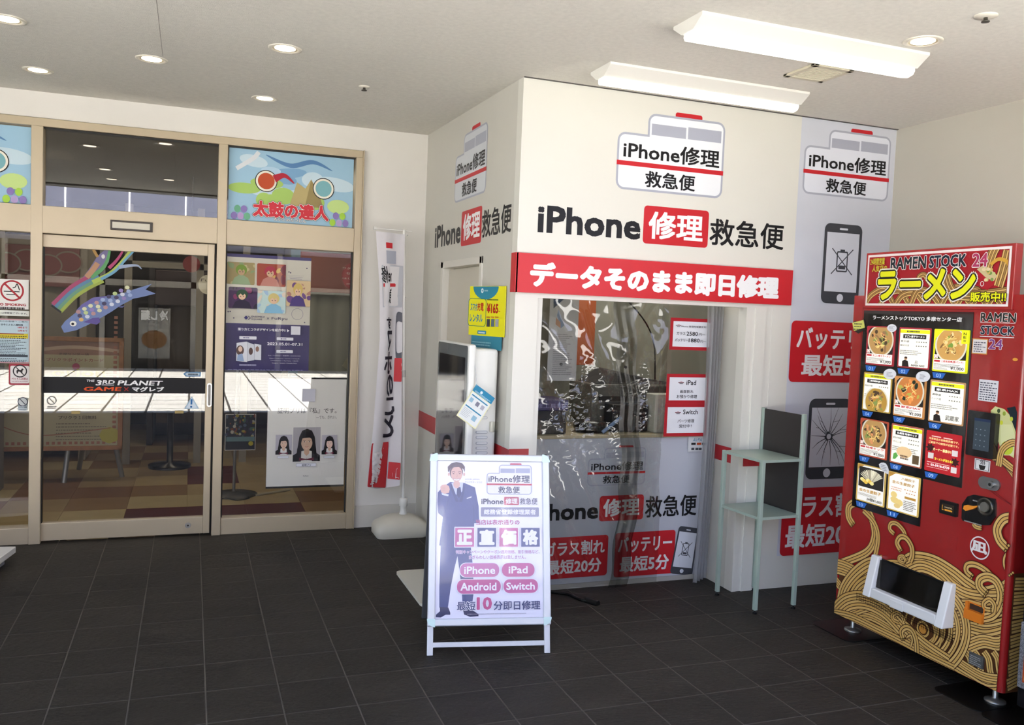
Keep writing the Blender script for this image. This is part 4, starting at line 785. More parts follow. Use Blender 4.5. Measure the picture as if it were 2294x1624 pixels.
FCE = Frame((0, 0, 2.945), (1, 0, 0), (0, 0, 1))
def batten(x0, x1, y, lab):
    t_ = thing('ceiling_light_bar', lab, 'ceiling lamp', ((x0+x1)/2, y, 2.945), 'long ceiling light bars')
    b = MB(); P_ = [(-.115, 0), (-.115, -.012), (-.045, -.055), (.045, -.055), (.115, -.012), (.115, 0)]
    vs = [(x, y+a_, 2.945+c_) for x in (x0, x1) for a_, c_ in P_]; b.add(vs, [(i, (i+1) % 6, 6+(i+1) % 6, 6+i) for i in range(6)]+[tuple(range(5, -1, -1)), tuple(range(6, 12))], LB); b.build('housing', t_)
    b = MB(); P_ = [(-.04, -.053), (-.044, -.066), (-.034, -.082), (0, -.09), (.034, -.082), (.044, -.066), (.04, -.053)]; n = 7
    vs = [(x, y+a_, 2.945+c_) for x in (x0+.012, x1-.012) for a_, c_ in P_]; b.add(vs, [(i, (i+1) % n, n+(i+1) % n, n+i) for i in range(n)]+[tuple(range(n-1, -1, -1)), tuple(range(n, 2*n))], LL); b.build('lens', t_); return t_
b1 = batten(1.955, 3.175, 3.275, 'long glowing ceiling light bar, nearer of the two')
c = b1.copy(); col.objects.link(c); c.location = ((1.955+3.175)/2-.01, 4.09, 2.945); c['label'] = 'long glowing ceiling light bar close to the shop front'
for ch in b1.children: k = ch.copy(); col.objects.link(k); k.parent = c
v = thing('air_vent', 'square cream ceiling vent grille between the light bars', 'vent', (2.945, 3.645, 2.945)); VM = mat('vent_cream', '#cfc8b0', .5)
b = MB()
for x0, y0, x1, y1 in ((2.825, 3.525, 3.065, 3.555), (2.825, 3.735, 3.065, 3.765), (2.825, 3.525, 2.855, 3.765), (3.035, 3.525, 3.065, 3.765)): b.box((x0, y0, 2.932), (x1, y1, 2.945), VM)
b.build('frame', v, bevel=.003); b = MB(); b.box((2.855, 3.555, 2.9425), (3.035, 3.735, 2.9445), mat('vent_dark', '#5e594c', .8)); b.build('backing', v)
for i in range(11): b = MB(); b.box((2.855, 3.562+i*.016, 2.933), (3.035, 3.568+i*.016, 2.942), VM); b.build('slat', v)
def sprinkler(x, y, lab, r=.022):
    z = CZ(y); t_ = thing('sprinkler', lab, 'sprinkler', (x, y, z)); b = MB(); b.lathe((x, y, z), [(r*1.5, 0), (r*1.5, -.004), (r*.6, -.008), (0, -.008)], RING, 18); b.build('rose', t_)
    b = MB(); b.lathe((x, y, z), [(.008, -.006), (.008, -.02), (.016, -.022), (.016, -.026), (0, -.027)], mat('sprinkler_metal', '#4a4740', .4, metal=.5), 14); b.build('head', t_)
sprinkler(.93, 5.15, 'small ceiling sprinkler left of the shop corner'); sprinkler(2.99, 2.70, 'small dark ceiling sprinkler at the top right corner', .03)

# ================================================================ shelf rack
MG = mat('rack_green_grey', '#9fb0a4', .4, noise_amt=.02, nscale=6); th = math.radians(4); CX, CY = 3.07, 4.075
ra = thing('shelf_rack', 'slim grey-green metal rack with two shelves and black side boards', 'shelf', (3.2, 4.25, 0))
RU = Vector((math.cos(th), math.sin(th), 0)); RV = Vector((-math.sin(th), math.cos(th), 0))
def rp(u, v, z): q = Vector((CX, CY, 0))+RU*u+RV*v; return (q.x, q.y, z)
def rbox(b, u0, v0, z0, u1, v1, z1, m): b.hexa([rp(u0, v0, z0), rp(u1, v0, z0), rp(u1, v1, z0), rp(u0, v1, z0), rp(u0, v0, z1), rp(u1, v0, z1), rp(u1, v1, z1), rp(u0, v1, z1)], m)
DW, DD, t_ = .285, .345, .011
for u, v, h_ in ((0, 0, .893), (DW, 0, 1.15), (0, DD, .893), (DW, DD, 1.15)):
    b = MB(); rbox(b, u-t_, v-t_, .022, u+t_, v+t_, h_, MG); o = b.build('post', ra, bevel=.0015); b = MB(); q = rp(u, v, 0); b.cyl(q, rp(u, v, .012), .013, BLK, 12); b.cyl(rp(u, v, .012), rp(u, v, .024), .006, BLK, 8); b.build('foot', o)
for z in (.875, .545): b = MB(); rbox(b, -.008, -.008, z, DW+.008, DD+.008, z+.016, MG); b.build('shelf', ra, bevel=.001)
for z0, z1 in ((.893, 1.145), (.563, .873)): b = MB(); rbox(b, DW-.004, t_, z0, DW+.004, DD-t_, z1, mat('rack_board', '#2a2624', .55)); b.build('side_board', ra)

# ================================================================ sandwich board
A0 = Vector((1.106, 3.956, 0)); UX = Vector((.97973, -.200323, 0)); tl_ = math.radians(15.5)
VV = Vector((.200323*math.sin(tl_), .97973*math.sin(tl_), math.cos(tl_))); BF = Frame(A0, UX, VV)
sb = thing('sandwich_board', 'silver-framed sandwich board with a repair price poster', 'sign board', (1.45, 4.05, 0))
FR = mat('board_frame', '#c9ccd2', .3, metal=.35, spec=.6)
WB = .594; FR2 = 0; z0, z1 = .138, .978
b = MB()
for u0, v0, u1, v1 in ((-.01, z0, .028, z1), (WB-.028, z0, WB+.01, z1), (.012, z0, WB-.012, z0+.036), (.012, z1-.036, WB-.012, z1)): b.fbox(BF, u0, v0, u1, v1, -.004, .014, FR)
b.build('frame', sb, bevel=.006, seg=3)
CM = mat('board_corner', '#c2dcdc', .25, metal=.2)
for u, v, q_ in ((-.012, z0-.003, 3), (WB-.028, z0-.003, 4), (-.012, z1-.037, 2), (WB-.028, z1-.037, 1)):
    b = MB(); R_ = .04; cx, cy = (u+R_, v+R_) if q_ == 3 else (u, v+R_) if q_ == 4 else (u+R_, v) if q_ == 2 else (u, v); a0 = {1: 0, 2: 90, 3: 180, 4: 270}[q_]
    b.prism(BF, [(cx, cy)]+[(cx+R_*math.cos(math.radians(a0+i*15)), cy+R_*math.sin(math.radians(a0+i*15))) for i in range(7)], -.006, .0165, CM); b.build('corner_cap', sb)
b = MB(); b.fbox(BF, .01, z0+.01, WB-.01, z1-.01, -.012, 0, mat('board_back', '#b9bbc2', .5)); b.build('back_panel', sb)
for u in (-.008, WB-.022): b = MB(); b.fbox(BF, u, .0, u+.03, z0+.3, -.022, -.008, FR); b.build('leg', sb, bevel=.003)
b = MB(); b.fbox(BF, .02, .038, WB-.02, .062, -.02, -.008, FR); b.build('crossbar', sb, bevel=.002)
VB = Vector((-VV.x, -VV.y, VV.z)); top = BF.P(0, .985); OB = top-VB*.985; RF = Frame(OB, UX, VB)     # rear half of the A
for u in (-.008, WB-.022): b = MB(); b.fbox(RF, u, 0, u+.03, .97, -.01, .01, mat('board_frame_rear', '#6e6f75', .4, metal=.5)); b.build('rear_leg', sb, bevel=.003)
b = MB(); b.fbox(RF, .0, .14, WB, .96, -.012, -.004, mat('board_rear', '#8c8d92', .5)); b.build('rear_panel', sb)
for u in (.004, WB-.01): b = MB(); b.cyl(BF.P(u, .97, -.02), BF.P(u+.012, .97, -.02), .016, BLK, 14); b.build('hinge', sb)
a = Art(BF, .0012, .0001, rough=.35); zA = zoom(880, 980, .32012); a.z = zA
a.rect(.026, z0+.034, WB-.026, z1-.034, '#f7f5f8')
SU, SU2, SK = '#434f82', '#374070', '#e0b49a'
a.Pg([(350, 600), (340, 680), (335, 760), (330, 900), (325, 1050), (325, 1190), (385, 1192), (405, 1050), (430, 920), (452, 830), (462, 900), (480, 1050), (490, 1200), (550, 1205), (566, 1080), (560, 900), (545, 760), (520, 640)], SU)
a.Pg([(328, 1185), (388, 1190), (402, 1225), (402, 1240), (370, 1240), (335, 1260), (300, 1258), (302, 1240), (330, 1215)], '#30365a'); a.Pg([(490, 1200), (552, 1205), (598, 1235), (600, 1250), (540, 1255), (498, 1238)], '#30365a')
a.Pg([(400, 312), (340, 355), (315, 385), (312, 460), (318, 530), (350, 555), (340, 640), (325, 755), (430, 770), (560, 760), (570, 600), (605, 600), (600, 480), (575, 350), (500, 318)], SU)
a.S([(352, 555), (372, 500), (390, 430)], .002, SU2); a.S([(560, 470), (568, 540), (560, 600)], .002, SU2)
a.Pg([(408, 320), (432, 312), (492, 315), (490, 370), (466, 400), (440, 400)], '#c9cfe8'); a.Pg([(450, 348), (474, 348), (480, 400), (462, 425), (446, 400)], '#343b66'); a.Pg([(410, 318), (440, 398), (462, 450), (440, 450), (405, 360)], SU2); a.Pg([(492, 318), (484, 392), (462, 450), (486, 450), (506, 350)], SU2); a.Pg([(516, 424), (550, 412), (551, 419), (518, 430)], '#e8e8f0')
a.ell(*a.q(446, 328), .017, .02, SK); a.ell(*a.q(444, 242), .0335, .043, '#6a5148', 30); a.ell(*a.q(446, 255), .029, .038, SK, 30); a.ell(*a.q(392, 258), .005, .009, SK, 12); a.ell(*a.q(499, 258), .005, .009, SK, 12)
a.Pg([(386, 240), (384, 205), (410, 180), (445, 172), (485, 180), (504, 205), (502, 245), (494, 222), (470, 206), (430, 208), (402, 216), (394, 240)], '#5a443c')
for x in (424, 468): a.S([(x-11, 244), (x, 239), (x+11, 244)], .0026, '#4a3830', k=3); a.ell(*a.q(x, 254), .0052, .0022, '#4a3830', 10)
a.S([(448, 252), (450, 272), (442, 276)], .0012, '#b88a74', k=3); a.Pg([(424, 286), (446, 292), (470, 286), (462, 298), (446, 302), (430, 298)], '#f0ece8'); a.S([(422, 285), (446, 292), (472, 285)], .0012, '#a86a5c', k=3)
a.Pg([(340, 388), (390, 398), (388, 412), (345, 402)], '#d9def0'); a.Pg([(332, 345), (345, 332), (370, 328), (392, 340), (398, 362), (392, 388), (360, 395), (340, 385), (333, 368)], SK)
for y in (346, 357, 368): a.S([(336, y), (352, y+2), (366, y)], .0011, '#b98f7a', k=3)
a.T('ACCEL JAPAN', (505, 288), (605, 300), '#77747c'); a.T('アンバサダー ヒロミ', (503, 306), (625, 320), '#77747c')
x0, y0 = a.q(656, 398); x1, y1 = a.q(970, 194); emblem(a, (x0, y0, x1, y1), '#eeecee', txt=False)
a.T('iPhone修理', (668, 262), (958, 318), '#3c3a44', .02); a.T('救急便', (737, 342), (888, 392), '#3c3a44', .02)
a.T('iPhone', (618, 428), (773, 468), '#3c3a44', .03); a.RR((778, 416), (881, 473), .004, '#c24a54'); a.T('修理', (788, 425), (872, 466), '#f2eef0', .03); a.T('救急便', (887, 424), (1011, 470), '#4a4852', .01)
a.RR((616, 488), (1020, 554), .004, '#8d8c9c'); a.T('総務省登録修理業者', (636, 502), (1000, 540), '#f2f0f4', .03)
a.T('当店は表示通りの', (580, 574), (886, 612), '#b8507c', .02)
for x, h, g in ((430, '#c4578a', '正'), (585, '#3b4478', '直'), (738, '#c4578a', '価'), (890, '#3b4478', '格')):
    a.RR((x, 625), (x+145, 770), .003, '#f2eef4'); a.RR((x+6, 632), (x+137, 764), .002, h); a.T(g, (x+18, 644), (x+126, 752), '#f4f2f6', .06)
a.T('特別キャンペーンやクーポン適用価格、割引価格など、', (440, 788), (1025, 812), '#b0608c', .01, ol=[(.06, '#f2eef4')]); a.T('まぎらわしい価格表示は致しません。', (532, 824), (930, 850), '#b0608c', .01, ol=[(.06, '#f2eef4')])
for p, q, s_, t0_, t1_ in (((470, 880), (743, 974), 'iPhone', (498, 902), (715, 955)), ((762, 879), (990, 972), 'iPad', (808, 900), (942, 951)), ((448, 995), (754, 1090), 'Android', (472, 1016), (724, 1070)), ((773, 992), (1014, 1086), 'Switch', (792, 1014), (992, 1064))):
    a.RR((p[0]-4, p[1]-4), (q[0]+4, q[1]+4), .03, '#f2eef4'); a.RR(p, q, .03, '#c86a9c'); a.T(s_, t0_, t1_, '#f6f2f6', .025)
a.T('最短', (447, 1148), (576, 1208), '#434a74', .02, ol=[(.05, '#f2eef4')]); a.T('10', (585, 1116), (693, 1205), '#c4578a', .04, ol=[(.03, '#f2eef4')]); a.T('分即日修理', (704, 1143), (1030, 1203), '#434a74', .02); (u0, v0), (u1, v1) = a.q(520, 1238), a.q(970, 1226); a.lines(u0, v0, u1, v1, 1, '#a9a6b4', .9, 3, .015)
a.build('poster', sb)
b = MB(); b.fbox(BF, .024, z0+.032, WB-.024, z1-.032, .008, .010, glass('poster_cover', '#fbfbff', .05, .06)); b.build('clear_cover', sb)

# ================================================================ feather flag on a water base
fx, fy = 1.50, 6.20
fs = thing('flag_stand', 'white pole flag on a cream water-filled base beside the entrance', 'flag', (fx, fy, 0))
FBm = mat('flag_base_cream', '#d6d0c0', .5, noise_amt=.03); b = MB()
def sq(r, z, k=.06): return [(fx-.02+x*1.0, fy+y, z) for x, y in rr(-r, -r*.62, r, r*.62, k, 4)]
rings = [sq(.185, 0, .05), sq(.2, .02, .06), sq(.2, .075, .06), sq(.185, .1, .06), sq(.12, .14, .05), sq(.07, .155, .03)]; n = len(rings[0])
vs = [q for r in rings for q in r]; b.add(vs, [(k*n+i, k*n+(i+1) % n, (k+1)*n+(i+1) % n, (k+1)*n+i) for k in range(5) for i in range(n)]+[tuple(range(5*n, 6*n))], FBm, True); b.build('base', fs)
b = MB(); b.cyl((fx-.215, fy-.05, .07), (fx-.19, fy-.05, .07), .018, FBm, 12); b.build('filler_cap', fs)
b = MB(); b.lathe((fx, fy, .15), [(.03, 0), (.022, .03), (.022, .06), (.03, .065), (.03, .12), (.02, .125), (.014, .125)], WPL); b.build('socket', fs)
px_ = FD.px
b = MB(); tp = (fx-.06, fy, 2.24); b.cyl((fx, fy, .2), (fx-.03, fy, 1.2), .0125, WPL, 12); b.cyl((fx-.03, fy, 1.2), tp, .010, WPL, 12); b.build('pole', fs)
b = MB(); b.cyl((fx-.029, fy, 1.17), (fx-.031, fy, 1.22), .016, mat('collar', '#bdb9b4', .4), 12); b.build('collar', fs)
b = MB(); b.cyl((fx-.28, fy-.03, 2.235), (fx-.0, fy+.01, 2.235), .006, WPL, 8); b.cyl((fx-.29, fy-.03, 2.236), (fx-.27, fy-.03, 2.234), .012, WPL, 10); b.build('top_arm', fs)
# cloth as a ruled surface between the free edge and the pole edge, folded once
PE = [(908, 525), (903, 640), (902, 760), (900, 860), (899, 960), (896, 1060), (893, 1085)]
FE_ = [(842, 518), (850, 640), (850, 760), (842, 860), (834, 960), (822, 1060), (820, 1088)]
FF = Frame((0, fy-.02, 0), (1, 0, 0), (0, 0, 1)); nu, nv = 16, 48
def cloth(u, v, off=0):
    k = v*6; i = min(int(k), 5); t = k-i; L_ = [FE_[i][j]*(1-t)+FE_[i+1][j]*t for j in (0, 1)]; R_ = [PE[i][j]*(1-t)+PE[i+1][j]*t for j in (0, 1)]
    s_ = u+.04*math.sin(6.28*u); p = (L_[0]*(1-s_)+R_[0]*s_, L_[1]*(1-s_)+R_[1]*s_+(10*math.sin(u*3.1) if v > .97 else 0)); q = FF.px(*p)
    return FF.P(q[0], q[1], .035*math.sin(u*5.5+v*1.6)*(.3+v)+off)
b = MB(); vs = [cloth(i/nu, j/nv) for j in range(nv+1) for i in range(nu+1)]; b.add(vs, [(j*(nu+1)+i, (j+1)*(nu+1)+i, (j+1)*(nu+1)+i+1, j*(nu+1)+i+1) for j in range(nv) for i in range(nu)], mat('flag_cloth', '#d4d0d2', .8), True)
fl = b.build('cloth', fs)
class ClothArt(Art):     # print that follows the cloth; u, v run 0..1 across and down the flag
    def build(s, name, par):
        s.v = [tuple(cloth(x, -z, .003-y*1.0)) for x, y, z in s.v]; return MB.build(s, name, par)
a = ClothArt(Frame((0, 0, 0), (1, 0, 0), (0, 0, 1)), .0004, .00025)
def vv(y): return -(y-520)/565
a.rrect(.28, vv(548), .58, vv(538), .003, '#c4343a'); a.rect(.28, vv(575), .74, vv(552), LAV); a.rrect(.1, vv(652), .98, vv(578), .01, '#b9bac0'); a.rrect(.13, vv(650), .97, vv(580), .008, '#d6d2d2')
def mirrored(t_, x0, y0, x1, y1, h, bold=0):
    vs, fs_, bb = glyphs(t_, 0); bold *= .8; kx = (x1-x0)/(bb[2]-bb[0]); ky = (y1-y0)/(bb[3]-bb[1])
    for k_, (ox, oy) in enumerate(((-bold, -bold), (bold, -bold), (bold, bold), (-bold, bold))): a.add([a.F.P(x1-(x+ox-bb[0])*kx, y0+(y+oy-bb[1])*ky, a.d+k_*.00005) for x, y in vs], fs_, a.c(h))
    a.up()
mirrored('Phone修', .08, vv(609), .96, vv(580), INK, .02); a.rect(.12, vv(616), .95, vv(610), '#c4343a'); mirrored('救急', .35, vv(645), .85, vv(619), INK, .02)
for (t_, y0, y1, xa, xb) in (('す', 670, 690, .25, .5), ('マ', 694, 732, .28, .55), ('ホ', 736, 780, .22, .62), ('の', 784, 828, .4, .72), ('こ', 832, 868, .38, .78), ('と', 870, 915, .36, .78)): mirrored(t_, xa, vv(y1), xb, vv(y0), '#2a2530', .03)
a.stroke([(.98, vv(670)), (.78, vv(675)), (.8, vv(740)), (.98, vv(744))], .03, '#5a5a62'); a.rrect(.74, vv(798), .99, vv(748), .015, '#c4343a'); mirrored('割れ', .78, vv(790), .98, vv(756), '#e8e4e4', .01)
a.rrect(.0, vv(1083), .66, vv(926), .02, '#c4343a'); mirrored('修', .08, vv(1000), .6, vv(938), '#e8e4e4', .03); mirrored('理', .08, vv(1066), .6, vv(1004), '#e8e4e4', .03); a.rrect(.7, vv(1040), .99, vv(968), .01, '#c4343a'); mirrored('即日', .74, vv(1030), .97, vv(980), '#e8e4e4', .01)
a.build('print', fl)
b = MB()
for z in (2.2, 1.75, .62): b.cyl((fx-.035-.012*(z > 1), fy-.02, z), (fx-.03, fy+.016, z+.004), .004, WPL, 6)
b.build('clip', fs)

# ================================================================ phone charger rental kiosk
KW = mat('kiosk_white', '#e2e2dc', .3, noise_amt=.01); KG = mat('kiosk_grey', '#8f9394', .3)
ki = thing('charger_kiosk', 'white charger rental kiosk with a tall dark screen beside the shop wall', 'kiosk', (1.5, 4.9, 0))
b = MB(); Fz = Frame((0, 0, 0), (1, 0, 0), (0, 1, 0)); b.prism(Fz, rr(1.243, 4.635, 1.645, 5.283, .03), 0, .016, mat('base_plate', '#d9d6ca', .45)); b.build('base_plate', ki)
b = MB(); b.box((1.49, 4.63, .05), (1.645, 5.16, 1.462), KW); b.build('body', ki, bevel=.02, seg=4)
b = MB(); b.box((1.50, 4.68, .016), (1.63, 5.1, .06), KG); b.build('plinth', ki)
b = MB(); b.box((1.452, 4.575, .06), (1.495, 5.215, 1.487), KW); b.build('screen_case', ki, bevel=.014, seg=4)
SCF = Frame((1.4515, 0, 0), (0, -1, 0), (0, 0, 1))
b = MB(); b.prism(SCF, rr(-5.205, .1, -4.60, 1.477, .015), 0, .002, mat('screen_bezel', '#6a6f70', .12, coat=.5)); b.build('bezel', ki)
b = MB(); b.prism(SCF, rr(-5.17, .25, -4.635, 1.41, .004), .002, .003, mat('screen_glass', '#14161c', .06, coat=1)); b.build('screen', ki)
KS = Frame((0, 4.63, 0), (1, 0, 0), (0, 0, 1)); zK = zoom(940, 740, .17241)
for k, y in enumerate((1040, 1135, 1322, 1390, 1465, 1528, 1592)):
    (u0, v0), (u1, v1) = KS.px(*zK(728, y-18)), KS.px(*zK(880, y+18)); b = MB(); b.prism(KS, rr(u0, v1, u1, v0, .008), -.001, .004, mat('slot_rim', '#b5b8ba', .35)); b.prism(KS, rr(u0+.004, v1+.0035, u1-.004, v0-.0035, .006), .004, .005, mat('slot_face', '#dfe0de', .4)); b.build('charger_slot', ki)
(u0, v0), (u1, v1) = KS.px(*zK(905, 1185)), KS.px(*zK(1002, 1310)); b = MB(); b.fbox(KS, u0, v1, min(u1, 1.646), v0, .001, .03, glass('pocket', '#f4f4f0', .05, .1)); b.build('leaflet_pocket', ki)
# yellow top sign
O = Vector((1.545, 4.93, 0)); YF = Frame(O, (.30, -.954, 0), (0, 0, 1)); zy = zoom(1040, 630, .24015)
(u0, v1), (u1, v0) = YF.px(1053, 641), YF.px(1129, 756)
ys_ = thing('topper_sign', 'yellow charger rental price sign on top of the kiosk', 'sign', (1.6, 4.78, v0-.07))
b = MB(); b.fbox(YF, u0, v0, u1, v1, -.006, 0, mat('yellow_board', '#d9d31f', .4)); b.build('board', ys_, bevel=.002)
b = MB(); b.fbox(YF, u0+.03, 1.455, u1-.03, v0, -.008, -.002, mat('teal_board', '#2b7a90', .4)); b.build('stand', ys_)
a = Art(YF, .0006, .00015, rough=.4); a.z = zy; a.rect(u0+.004, v0+.004, u1-.006, v1-.002, '#d9d31f')
cx, cy = a.q(203, 45); a.poly([(cx+.125*math.cos(math.radians(t)), v1-.002+.075*math.sin(math.radians(t))) for t in range(180, 361, 12)], '#2f7f95'); a.ell(*a.q(170, 88), .012, .014, '#d9e6e8'); a.ell(*a.q(170, 88), .005, .006, '#2f7f95'); (p0, p1), (q0, q1) = a.q(188, 95), a.q(225, 78); a.lines(p0, p1, q0, q1, 1, '#9fc4cc', .8)
a.RR((44, 160), (200, 425), .02, '#2b6f5c'); a.RR((48, 166), (196, 419), .018, '#d9d31f'); a.T('スマホ', (62, 202), (124, 278), '#2f6f9a', .03); a.T('充電', (126, 196), (182, 280), '#b0301f', .03); a.T('レンタル', (56, 300), (172, 385), '#2f6f9a', .03); a.T('¥165', (216, 205), (318, 302), '#b3261c', .04); a.T('〜', (322, 275), (338, 288), '#b3261c', .03)
(p0, p1), (q0, q1) = a.q(218, 178), a.q(325, 164); a.lines(p0, p1, q0, q1, 1, '#5a6a3a', .7)
for x, h in ((210, '#3a3a40'), (252, '#5a6a70'), (292, '#9a9aa0')): a.R((x+3, 352), (x+30, 425), h); a.R((x, 330), (x+32, 340), '#b0301f')
a.RR((128, 458), (207, 496), .004, '#2f7f95'); (p0, p1), (q0, q1) = a.q(136, 484), a.q(200, 470); a.lines(p0, p1, q0, q1, 1, '#cfdfe0', .8)
(p0, p1), (q0, q1) = a.q(75, 592), a.q(255, 560); a.lines(p0, p1, q0, q1, 2, '#8fc0cc', .5)
a.build('print', ys_)
# hanging leaflet
KF = Frame((0, 4.56, 0), (1, 0, 0), (0, 0, 1))
c4 = [KF.px(*zK(*k)) for k in ((737, 700), (978, 882), (737, 1290), (478, 1105))]
ux = Vector((c4[1][0]-c4[0][0], c4[1][1]-c4[0][1])); vx = Vector((c4[3][0]-c4[0][0], c4[3][1]-c4[0][1]))
hl = thing('leaflet', 'tilted teal and cream instruction leaflet hanging on the kiosk', 'leaflet', (1.5, 4.56, KF.P(*c4[2]).z))
def lp(u, v): return (c4[0][0]+ux.x*u+vx.x*v, c4[0][1]+ux.y*u+vx.y*v)
b = MB(); b.prism(KF, [lp(0, 0), lp(0, 1), lp(1, 1), lp(1, 0)], -.001, .0005, mat('leaflet_cream', '#e6e4b4', .5)); b.build('card', hl)
a = Art(KF, .0012, .00012); q_ = lambda u0, v0, u1, v1, h: a.poly([lp(u0, v0), lp(u0, v1), lp(u1, v1), lp(u1, v0)], h)
q_(0, 0, 1, .2, '#2b82a6'); q_(.04, .22, .96, .97, '#e0e3e0'); q_(.08, .27, .9, .305, '#3a84a4'); q_(.08, .6, .9, .635, '#3a84a4'); a.ell(*lp(.38, .1), .008, .008, '#dfeef2')
for u in (.1, .42, .68): q_(u, .36, u+.16, .48, ('#8fb4c6', '#7a7a8a', '#a9a9b4')[int(u*3.2)])
q_(.6, .72, .8, .86, '#8fb4c6')
for k in range(6): q_(.08, .68+k*.04, .5-.04*(k % 3), .69+k*.04, '#a9b0b4')
q_(.1, .145, .9, .16, '#a9d0de'); q_(.1, .172, .8, .185, '#a9d0de'); a.build('print', hl)
b = MB(); p = KF.P(*lp(.06, .03)); b.tube([p, (p.x-.01, 4.58, p.z+.12), (p.x-.012, 4.6, 1.46)], .0022, mat('chain', '#b9b9b4', .3, metal=.6), 6); b.build('chain', hl)
# white slab at the far left
b = MB(); b.hexa([(-1.9, 5.45, .05), (-1.10, 5.45, .05), (-1.0, 6.07, .05), (-1.9, 6.2, .05), (-1.9, 5.45, .09), (-1.10, 5.45, .09), (-1.0, 6.07, .09), (-1.9, 6.2, .09)], WPL)
pl = thing('display_base', 'white flat display base cut off at the left edge of the floor', 'base', (-1.5, 5.8, 0)); b.build('plate', pl, bevel=.004)
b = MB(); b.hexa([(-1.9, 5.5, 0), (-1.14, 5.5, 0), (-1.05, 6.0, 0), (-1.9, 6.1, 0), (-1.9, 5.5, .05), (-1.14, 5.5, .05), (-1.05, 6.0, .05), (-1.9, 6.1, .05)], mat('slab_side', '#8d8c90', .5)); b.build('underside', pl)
# ================================================================ ramen vending machine (front faces left, x = 3.37)
RED = mat('machine_red', '#9a201f', .22, coat=.5, noise_amt=.01)
VX = 3.37; VF = Frame((VX, 0, 0), (0, -1, 0), (0, 0, 1)); YL, YR, ZB, ZT = 3.768, 2.715, .085, 1.838
vm_ = thing('vending_machine', 'red ramen vending machine with noodle wave artwork', 'vending machine', (3.8, 3.24, 0))
prof = [(VX, YL), (4.13, YL), (4.13, YR)]+[(VX+.02-.02*math.sin(math.radians(t)), YR+.02-.02*math.cos(math.radians(t))) for t in range(0, 91, 15)]
FZ = Frame((0, 0, 0), (1, 0, 0), (0, 1, 0)); b = MB(); b.prism(FZ, prof, ZB, ZT, RED); b.build('cabinet', vm_, bevel=.004)
b = MB(); b.fbox(VF, -3.697, .8, -3.695, 1.78, 0, .001, mat('groove', '#5a1216', .5)); b.build('door_groove', vm_)
# top sign
b = MB(); b.fbox(VF, -3.683, 1.77, -2.79, 2.062, -.03, .012, RED); b.build('top_sign', vm_, bevel=.003)
z7 = zoom(1860, 520, .40637); zV = zoom(1820, 1060, .34725)
VS = Frame((VX-.0125, 0, 0), (0, -1, 0), (0, 0, 1))
def noodle(a, pts, n, w_, hi='#cfa45c', dk='#4a2c1c', k=8, ends=True):
    p = spline([(*q, 0) for q in (a.qs(pts))], k); sw = w_/n; m = len(p)
    nor = []
    for i in range(m):
        A, B = p[max(i-1, 0)], p[min(i+1, m-1)]; dx, dy = B[0]-A[0], B[1]-A[1]; l = math.hypot(dx, dy) or 1; nor.append((-dy/l, dx/l))
    def off(o): return [(p[i][0]+nor[i][0]*o, p[i][1]+nor[i][1]*o) for i in range(m)]
    def raw(c_, ww, h):
        V = [(c_[i][0]+nor[i][0]*ww/2, c_[i][1]+nor[i][1]*ww/2) for i in range(m)]+[(c_[i][0]-nor[i][0]*ww/2, c_[i][1]-nor[i][1]*ww/2) for i in range(m)]
        if a.cl: V = [(min(max(u, a.cl[0]), a.cl[2]), min(max(v_, a.cl[1]), a.cl[3])) for u, v_ in V]
        a.add([a.F.P(u, v_, a.d) for u, v_ in V], [(i, m+i, m+i+1, i+1) for i in range(m-1)], a.c(h))
    raw(off(0), w_+.004, dk)
    if ends:
        for c_ in (p[0],): 
            for j in range(n): o = (j-(n-1)/2)*sw; e = off(o)[0]; a.add([a.F.P(u, v_, a.d) for u, v_ in ell(e[0], e[1], sw*.62, sw*.62, 12)], [tuple(range(12))], a.c(dk))
    a.up()
    for j in range(n): raw(off((j-(n-1)/2)*sw), sw*.74, hi if j % 2 else '#d8b06a')
    if ends:
        for j in range(n): e = off((j-(n-1)/2)*sw)[0]; a.add([a.F.P(u, v_, a.d) for u, v_ in ell(e[0], e[1], sw*.37, sw*.37, 10)], [tuple(range(10))], a.c(hi))
    a.up()
a = Art(VS, .0006, .00012, rough=.3); a.z = z7; S0 = (-3.678, 1.775, -2.795, 2.058)
a.rect(-3.668, 1.785, -2.81, 2.05, '#e6d9d4'); a.rect(-3.658, 1.796, -2.822, 2.038, '#9e2028'); a.cl = (-3.658, 1.796, -2.822, 2.038)
R = random.Random(8)
for i in range(9):
    x = 250+i*85; noodle(a, [(x-60, 400), (x-20, 350-R.random()*30), (x+50, 345-R.random()*30), (x+100, 400)], 4, .034, '#9a7642', k=6, ends=False)
noodle(a, [(500, 290), (490, 250), (520, 235), (545, 270), (600, 330), (700, 300), (760, 310)], 4, .026, '#9a7642'); noodle(a, [(640, 240), (680, 330), (800, 350), (1000, 330)], 6, .05, '#9a7642', ends=False); noodle(a, [(860, 220), (900, 110), (930, 60)], 6, .05, '#9a7642', ends=False); noodle(a, [(930, 300), (960, 200), (985, 100)], 5, .05, '#9a7642', ends=False)
a.Pg([(808, 222), (920, 235), (905, 290), (870, 320), (835, 305), (812, 270)], '#a5202a'); a.Pg([(812, 205), (850, 180), (900, 215), (925, 240), (905, 270), (860, 250)], '#c2b184')
for i in range(12): a.ell(*a.q(830+R.random()*90, 200+R.random()*70), .007+R.random()*.005, .008, R.choice(('#b8bf7a', '#d9c79a', '#6f8a4a', '#c9a85c')), 10)
a.S([(890, 180), (930, 150), (975, 160), (1000, 200)], .016, '#c99a3c'); a.ell(*a.q(842, 285), .010, .012, '#e0d4d0'); a.ell(*a.q(842, 285), .007, .009, '#a5202a')
a.cl = None
